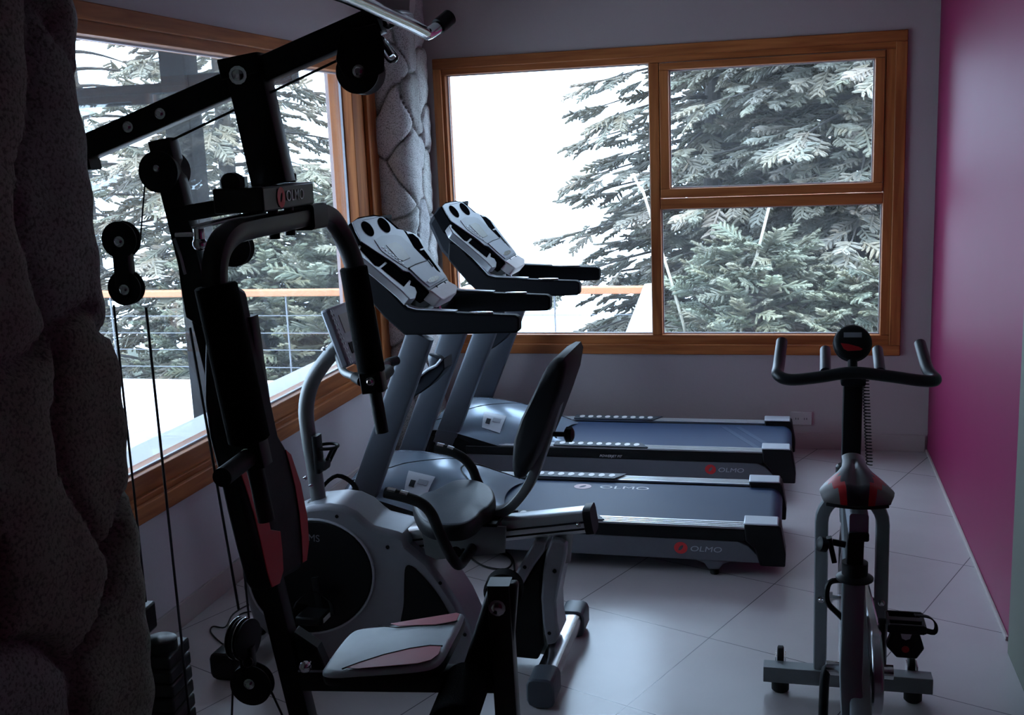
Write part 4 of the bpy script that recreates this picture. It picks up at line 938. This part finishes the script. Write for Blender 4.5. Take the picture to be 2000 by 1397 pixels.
# backrest and its curved support
P = cr([(-1.00,0.505),(-0.93,0.505),(-0.865,0.525),(-0.80,0.60),(-0.755,0.70),(-0.715,0.815),(-0.695,0.875)], 5)
MB().bar([Vector((p.x, YM, p.y)) for p in P], 0.055, 0.030, up=Z3, rnd=0.15).build('backrest_support', GREYM, rb)
bp = [(1088,702),(1099,702),(1104,714),(1098,752),(1083,796),(1063,850),(1040,905),(1022,936),(1010,942),(1000,936),(996,915),(999,868),(1014,822),(1036,778),(1056,735),(1070,712)]
pts = [onY(a, b_, 3.06) for a, b_ in bp]
b = MB(); k = len(pts); c0 = sum(pts, Vector((0,0,0)))/k; rings = []
for dy, s_ in ((0.0,0.80),(0.008,0.93),(0.03,1.0),(0.16,1.0),(0.29,1.0),(0.312,0.93),(0.32,0.80)): rings.append([Vector((c0.x+(p.x-c0.x)*s_, p.y+dy, c0.z+(p.z-c0.z)*s_)) for p in pts])
vs2 = [v for r in rings for v in r]; fs2 = [(i*k+q, i*k+(q+1)%k, (i+1)*k+(q+1)%k, (i+1)*k+q) for i in range(len(rings)-1) for q in range(k)]+[tuple(range(k)), tuple(range((len(rings)-1)*k, len(rings)*k))]
b.add(vs2, fs2); b.build('backrest', DVINYL2, rb, ang=50)
MB().bar([Vector((-0.735,YM,0.80)),Vector((-0.70,YM,0.875))], 0.06, 0.036, up=X3).build('support_clamp', DGREY, rb)
b = MB(); k0 = onY(1078,848,YM); b.cyl(k0, k0+Vector((0.045,0,0.0)), 0.008, n=12); b.disc(k0+Vector((0.04,0,0)), (1,0,0), [(0.014,0),(0.024,0.006),(0.024,0.024),(0.012,0.030)], n=9); b.build('backrest_knob', BLACK, rb)
# rear column : stem, two flared shells, dark core
MB().cyl((-0.70,YM,0.36),(-0.685,YM,0.485),0.030).build('rear_stem', GREYM, rb)
for pix, m_, ext in (([(1076,1056),(1093,1057),(1106,1066),(1104,1090),(1095,1130),(1086,1175),(1088,1215),(1093,1240),(1085,1258),(1068,1262),(1060,1220),(1056,1170),(1060,1120),(1066,1080)], SHELL, 0.0), ([(1042,1058),(1066,1060),(1062,1080),(1040,1110),(1020,1145),(1002,1170),(985,1160),(998,1135),(1018,1100)], SHELL, 0.0), ([(1062,1084),(1058,1130),(1057,1200),(1062,1262),(1050,1290),(1000,1285),(985,1230),(992,1180),(1020,1142),(1045,1104)], BLACK, 0.012)):
    MB().prism([onY(a, b_, 3.16+ext) for a, b_ in pix], (0, 0.12-2*ext, 0)).build('rear_leg_shell' if m_ is SHELL else 'rear_leg_core', m_, rb, bevel=0.008)
for a, b_ in ((1083,1116),(1073,1237),(1025,1108)): MB().disc(onY(a, b_, 3.1595), (0,-1,0), [(0.006,0),(0.006,0.002)], n=12).build('shell_screw', BLACK, rb)
# stabilisers
for x, ya, yb, nm in ((-0.715,2.955,3.49,'r'), (-1.765,2.955,3.49,'f')):
    sb = MB().bar([Vector((x,ya,0.062)),Vector((x,yb,0.062))], 0.068, 0.055, up=Z3, rnd=0.3).build('stabiliser', CHROMEB, rb)
    for y_, sg in ((ya,-1),(yb,1)):
        MB().bar([Vector((x,y_-0.075*sg if sg<0 else y_-0.075,0.050)),Vector((x,y_+0.030*sg,0.050))], 0.086, 0.092, up=Z3, rnd=0.25).build('stabiliser_cap', CAPM if nm == 'r' else BLACK, sb, bevel=0.006)
MB().bar([Vector((-0.98,YM,0.075)),Vector((-0.75,YM,0.060))], 0.07, 0.03, up=Z3).build('rear_bracket', GREYM, rb)
MB().bar([Vector((-1.72,YM,0.062)),Vector((-1.50,YM,0.11))], 0.07, 0.06, up=Z3).build('front_bracket', BLACK, rb)
MB().tube([Vector((-1.62,3.16,0.05)),Vector((-1.62,3.28,0.05))], 0.045, n=24).build('transport_roller', SHELL, rb)
# cranks and pedals
ax_ = onY(604,1150,YN)
for sg, ped, nm in ((-1, onY(612,1205,3.03), 0), (1, onY(662,975,3.40), 1)):
    c_ = Vector((-1.50, YM+0.115*sg, 0.30)); c2 = Vector((ped.x, YM+0.13*sg, ped.z))
    MB().bar([c_, c2], 0.026, 0.014, up=Y3).build('crank', GREYM if nm else BLACK, rb)
    pdl = MB().box(ped+Y3*0.0, (0.09,0.085,0.028)).build('pedal', BLACK, rb, bevel=0.006)
    P = cr([ped+Vector((-0.04,-0.04*sg,0.01)), ped+Vector((-0.045,-0.03,0.05)), ped+Vector((0.0,0,0.085)), ped+Vector((0.05,0.02,0.05)), ped+Vector((0.055,0.03,0.0))], 4)
    MB().bar(P, 0.024, 0.004, up=X3).build('pedal_strap', RUBBER, pdl)
    MB().box(ped+Vector((0.046,0,0)), (0.004,0.05,0.014)).build('pedal_reflector', REDP if nm else WHITE, pdl)

# ------------------------------------------------------------------ spin bike
sp = empty('spin_bike', (0.168, 2.75, 0), label='grey and black spin bike with a red-striped saddle beside the magenta wall', cat='exercise bike')
BX = 0.168
for y_, nm in ((3.165, 'f'), (2.20, 'r')):
    st_ = MB().bb(BX-0.240, BX+0.242, y_-0.026, y_+0.026, 0.036, 0.084).build('stabiliser', FRAMEM, sp, bevel=0.002)
    for dx in (-0.19, 0.19): MB().disc((BX+dx, y_, 0), Z3, [(0.020,0),(0.026,0.006),(0.026,0.03),(0.022,0.037)], n=24).build('levelling_foot', RUBBER, st_)
for dx in (-0.19, 0.19):
    MB().disc((BX+dx, 3.225, 0.085), X3, [(0.024,-0.010),(0.030,-0.007),(0.030,0.007),(0.024,0.010)], n=24).build('transport_wheel', RUBBER, sp)
    b = MB()
    for a in (-0.014, 0.014): b.bb(BX+dx+a-0.0015, BX+dx+a+0.0015, 3.19, 3.235, 0.06, 0.095)
    b.build('wheel_bracket', CHROME, sp)
# fork arch
xl, xr = onY(1603,1150,3.165).x, onY(1721,1150,3.165).x
P = [Vector((xl,3.165,0.085)),Vector((xl,3.165,0.30)),Vector((xl,3.165,0.50))]+[Vector(((xl+xr)/2-(xr-xl)/2*math.cos(t), 3.165, 0.545+0.085*math.sin(t))) for t in [math.pi*k/14 for k in range(15)]]+[Vector((xr,3.165,0.50)),Vector((xr,3.165,0.30)),Vector((xr,3.165,0.085))]
MB().bar(P, 0.038, 0.036, up=Y3, rnd=0.25).build('fork', FRAMEM, sp)
for x in (xl, xr):
    bolt(sp, (x, 3.145, 0.31), -Y3, 0.008)
# flywheel and axle
MB().disc((BX-0.004, 3.165, 0.31), X3, [(0.02,-0.022),(0.06,-0.022),(0.17,-0.008),(0.19,-0.014),(0.215,-0.014),(0.215,0.014),(0.19,0.014),(0.17,0.008),(0.06,0.022),(0.02,0.022)], n=64).build('flywheel', CHROMEB, sp)
b = MB(); b.cyl((xl+0.015,3.165,0.31),(xr-0.015,3.165,0.31),0.008,n=12); b.disc((xl+0.022,3.165,0.31), X3, [(0.018,0),(0.018,0.012)], n=6); b.build('axle', CHROME, sp)
# main beam, head tube, handlebar stem
MB().bar([Vector((BX,3.13,0.62)),Vector((BX,2.60,0.36)),Vector((BX,2.24,0.085))], 0.050, 0.075, up=Z3, rnd=0.2).build('main_beam', FRAMEM, sp)
MB().bar([Vector((BX,3.15,0.56)),Vector((BX,3.13,0.72))], 0.052, 0.065, up=Y3, rnd=0.2).build('head_tube', FRAMEM, sp)
MB().disc((BX-0.006, 3.125, 0.70), Z3, [(0.030,0),(0.034,0.006),(0.034,0.024),(0.028,0.03)], n=24).build('stem_collar', BLACK, sp)
xa = onY(1664,800,3.11).x
MB().bar([Vector((xa,3.125,0.72)),Vector((xa+0.001,3.10,0.985))], 0.052, 0.045, up=Y3, rnd=0.15).build('handlebar_stem', BLACK, sp)
MB().box((xa,3.09,0.985), (0.066,0.06,0.028)).build('stem_clamp', DGREY, sp, bevel=0.006)
hbp = [onY(1527,668,3.28), onY(1521,715,3.14), onY(1520,733,3.07), onY(1545,742,3.05), onY(1600,737,3.05), onY(1664,728,3.05), onY(1735,735,3.05), onY(1800,744,3.05), onY(1827,742,3.07), onY(1812,722,3.14), onY(1797,672,3.28)]
MB().tube(cr(hbp, 6), 0.0165, n=18).build('handlebar', BAR, sp)
for q in ((1612,684,1612,728),(1714,684,1719,728)): MB().tube([onY(q[2],q[3],3.06), onY(q[0],q[1],3.22)], 0.0150, n=18).build('aero_bar', BAR, sp)
kc = onY(1665,670,3.14); kn = Vector((0,-0.92,0.38)).normalized(); ku = Vector((0,0.38,0.92))
b = MB(); k = 28; rr = lambda t: 0.052 if math.sin(t) > -0.2 else 0.052-0.004*abs(math.sin(t)+0.2)
b.disc(kc, kn, [(0.034,-0.030),(0.046,-0.024),(0.051,-0.008),(0.051,0.003),(0.046,0.010),(0.036,0.013)], n=36); mc = b.build('monitor', BLACK, sp, ang=50)
b = MB(); b.disc(kc-kn*0.014, kn, [(0.050,0),(0.0525,0.002),(0.0525,0.010),(0.050,0.012)], n=36); b.build('monitor_rim', DGREY, mc)
MB().box(kc+kn*0.0138+ku*0.020, (0.048,0.0015,0.014), (X3, kn, ku)).build('monitor_display', GREYP, mc)
MB().prism([kc+kn*0.0135+X3*a*0.001+ku*b_*0.001 for a, b_ in ((-32,-4),(-12,-6),(16,-14),(26,-20),(22,-24),(-14,-26),(-24,-20))], kn*0.0015).build('monitor_mark', RED, mc)
MB().cyl(kc-ku*0.045-kn*0.005, Vector((xa,3.10,1.0)), 0.013, n=14).build('monitor_stalk', BLACK, sp)
# coiled cable
P = []
for i in range(0, 27*12):
    t = i/(27*12); a = 2*math.pi*i/12; c_ = onY(1690+8*t, 738+170*t, 3.06+0.05*t); P.append(c_+Vector((0.0085*math.cos(a), 0.0085*math.sin(a), 0)))
MB().tube(P, 0.0018, n=5).build('coiled_cable', RUBBER, sp)
# seat tube, post, slider
sx0 = onY(1668,1100,2.56).x
MB().bar([Vector((BX-0.008,2.50,0.09)),Vector((sx0-0.004,2.54,0.38)),Vector((sx0,2.56,0.615))], 0.052, 0.05, up=Y3, rnd=0.12).build('seat_tube', FRAMEM, sp)
MB().disc((sx0+0.002,2.56,0.613), Z3, [(0.036,0),(0.043,0.003),(0.043,0.008),(0.030,0.016),(0.030,0.045)], n=24).build('tube_collar', BLACK, sp)
MB().bar([Vector((sx0,2.56,0.60)),Vector((sx0+0.003,2.565,0.735))], 0.038, 0.038, up=Y3, rnd=0.12).build('seat_post', BLACK, sp)
MB().bar([Vector((sx0+0.004,2.47,0.775)),Vector((sx0+0.004,2.70,0.780))], 0.042, 0.066, up=Z3, rnd=0.15).build('seat_slider', GREYP, sp)
MB().bar([Vector((sx0+0.004,2.463,0.755)),Vector((sx0+0.004,2.475,0.755))], 0.044, 0.020, up=Z3).build('slider_cap', DGREY, sp)
b = MB(); b.cyl((sx0-0.02,2.56,0.70),(sx0-0.05,2.56,0.705),0.008,n=10); b.disc((sx0-0.062,2.55,0.70), (-1,-0.4,0.3), [(0.012,0),(0.018,0.004),(0.018,0.02),(0.01,0.024)], n=12); b.bar([Vector((sx0-0.058,2.55,0.72)),Vector((sx0-0.045,2.55,0.66))], 0.012, 0.02, up=Y3); b.build('slider_knob', BLACK, sp)
b = MB(); b.tube(cr([Vector((sx0-0.02,2.56,0.61)),Vector((sx0-0.055,2.555,0.605)),Vector((sx0-0.060,2.55,0.56)),Vector((sx0-0.035,2.55,0.53)),Vector((sx0-0.02,2.55,0.515))],4), 0.007, n=8); b.build('post_lever', BLACK, sp)
# saddle : wide tail towards the camera, narrow nose
ns, nt = 22, 18; vs2 = []; fs2 = []
def sw(t): return float(np.interp(t, [0,0.08,0.2,0.3,0.38,0.46,0.55,0.7,0.88,0.96,1.0], [0.072,0.080,0.083,0.074,0.056,0.038,0.029,0.026,0.026,0.023,0.012]))
y0s, y1s = 2.46, 2.73; sxc = sx0+0.0
for i in range(ns+1):
    t = i/ns; wd = sw(t); zc_ = 0.872+0.010*t+0.010*math.sin(t*math.pi)-(0.012 if t < 0.03 else 0)
    for j in range(nt+1):
        v = -1+2*j/nt; dz = -0.032*min(1.0,(wd/0.075)**1.3)*abs(v)**2.4 - (0.010*((t-0.9)/0.1)**2 if t > 0.9 else 0) - (0.006*math.exp(-(v/0.16)**2) if t < 0.6 else 0); vs2.append(Vector((sxc+v*wd, y0s+(y1s-y0s)*t+ (0.018*v*v if t < 0.2 else 0)*(1-t*5), zc_+dz)))
kk = len(vs2)
for i in range(ns+1):
    t = i/ns; wd = sw(t)
    for j in range(nt+1): v = -1+2*j/nt; p = vs2[i*(nt+1)+j]; vs2.append(Vector((sxc+v*wd*0.92, p.y, 0.826+0.008*t)))
for i in range(ns):
    for j in range(nt):
        q = i*(nt+1)+j; fs2.append((q, q+nt+1, q+nt+2, q+1)); fs2.append((kk+q, kk+q+1, kk+q+nt+2, kk+q+nt+1))
for i in range(ns):
    for j in (0, nt): q = i*(nt+1)+j; fs2.append((q, kk+q, kk+q+nt+1, q+nt+1))
for j in range(nt):
    for i in (0, ns): q = i*(nt+1)+j; fs2.append((q, q+1, kk+q+1, kk+q))
b = MB(); b.add(vs2, fs2)
cnt = 0; b.m = []
for i in range(ns):
    for j in range(nt):
        t = (i+0.5)/ns; v = abs(-1+2*(j+0.5)/nt); mi = 0
        lo = 0.30+0.75*t; hi = 0.55+1.0*t
        if t < 0.36: mi = 0 if v < lo else (1 if v < hi else 2)
        b.m += [mi, 0]
b.m += [2 if (i//2)/ns < 0.42 else 0 for i in range(ns*2)]
b.m += [(0 if abs(-1+2*(j//2+0.5)/nt) < 0.34 else (1 if abs(-1+2*(j//2+0.5)/nt) < 0.60 else 2)) if j % 2 == 0 else 0 for j in range(nt*2)]
sd = b.build('saddle', [SADB, RED, SADG], sp, ang=45)
MB().tube([p+Z3*0.0 for p in [vs2[kk+j]+Vector((0,-0.002,0)) for j in range(nt+1)]], 0.004, n=8).build('saddle_rim', BLACK, sd)
MB().bar([Vector((sx0,2.50,0.82)),Vector((sx0,2.66,0.82))], 0.03, 0.022, up=Z3).build('saddle_clamp', BLACK, sp)
# bottom bracket, chain guard, cranks, pedals
gx = onY(1703,1250,2.75).x
b = MB(); hull_ = []
for k in range(19): t = math.pi/2+math.pi*k/18; hull_.append((2.66+0.105*math.cos(t), 0.335+0.105*math.sin(t)))
for k in range(19): t = -math.pi/2+math.pi*k/18; hull_.append((3.165+0.07*math.cos(t), 0.31+0.07*math.sin(t)))
b.prism([Vector((gx-0.012, y, z)) for y, z in hull_], (0.028,0,0)); b.build('chain_guard', GUARD, sp, bevel=0.006, seg=3)
MB().cyl((BX-0.075,2.66,0.335),(gx+0.045,2.66,0.335),0.018).build('crank_axle', CHROME, sp)
rp = onY(1768,1216,2.72); ra_ = onY(1720,1345,2.66); la_ = onY(1615,1338,2.64)
MB().bar([Vector((ra_.x,2.66,0.335)), Vector((ra_.x+0.004,2.715,rp.z))], 0.014, 0.028, up=Y3).build('crank', BLACK, sp)
MB().tube(cr([Vector((BX-0.04,2.66,0.335)), Vector((la_.x+0.012,2.655,0.335)), Vector((la_.x-0.004,2.65,0.320)), Vector((la_.x-0.010,2.61,0.17))],4), 0.012, n=12).build('crank', BLACK, sp)
def cage_pedal(c, nm):
    pr_ = empty('pedal', (0,0,0)); pr_.parent = sp
    b = MB(); 
    for dy in (-0.040, 0.040): b.bb(c.x-0.042,c.x+0.042,c.y+dy-0.004,c.y+dy+0.004,c.z-0.012,c.z+0.012)
    for dx in (-0.042, 0.042): b.bb(c.x+dx-0.004,c.x+dx+0.004,c.y-0.044,c.y+0.044,c.z-0.010,c.z+0.010)
    b.bb(c.x-0.044,c.x+0.044,c.y-0.012,c.y+0.012,c.z-0.010,c.z+0.010); b.cyl(c-X3*0.065, c-X3*0.04, 0.007, n=10)
    b.build('pedal_body', BLACK, pr_, bevel=0.002)
    P = cr([c+Vector((0.02,-0.02,0.030)),c+Vector((0.055,-0.01,0.022)),c+Vector((0.072,0.0,0.0)),c+Vector((0.070,0.01,-0.026)),c+Vector((0.04,0.02,-0.024))],4)
    MB().bar(P, 0.003, 0.014, up=Y3).build('toe_strap', RUBBER, pr_)
    b = MB(); b.prism([c+Vector((x,-0.02,z)) for x, z in ((-0.03,-0.012),(0.03,-0.012),(0.045,-0.06),(0.028,-0.088),(-0.02,-0.088),(-0.045,-0.06))], (0,0.03,0)); pc_ = b.build('pedal_cage', BLACK, pr_, bevel=0.004)
    MB().disc(c+Vector((0.0,-0.0215,-0.062)), -Y3, [(0.009,0),(0.009,0.002)], n=12).build('pedal_reflector', RED, pr_)
    MB().prism([c+Vector((x,-0.0205,z)) for x, z in ((-0.012,-0.022),(0.014,-0.022),(0.010,-0.034),(0.0,-0.038),(-0.009,-0.034))], (0,-0.001,0)).build('cage_window', LGREY, pr_)
cage_pedal(rp, 0)
cage_pedal(Vector((la_.x-0.075, 2.61, 0.165)), 1)
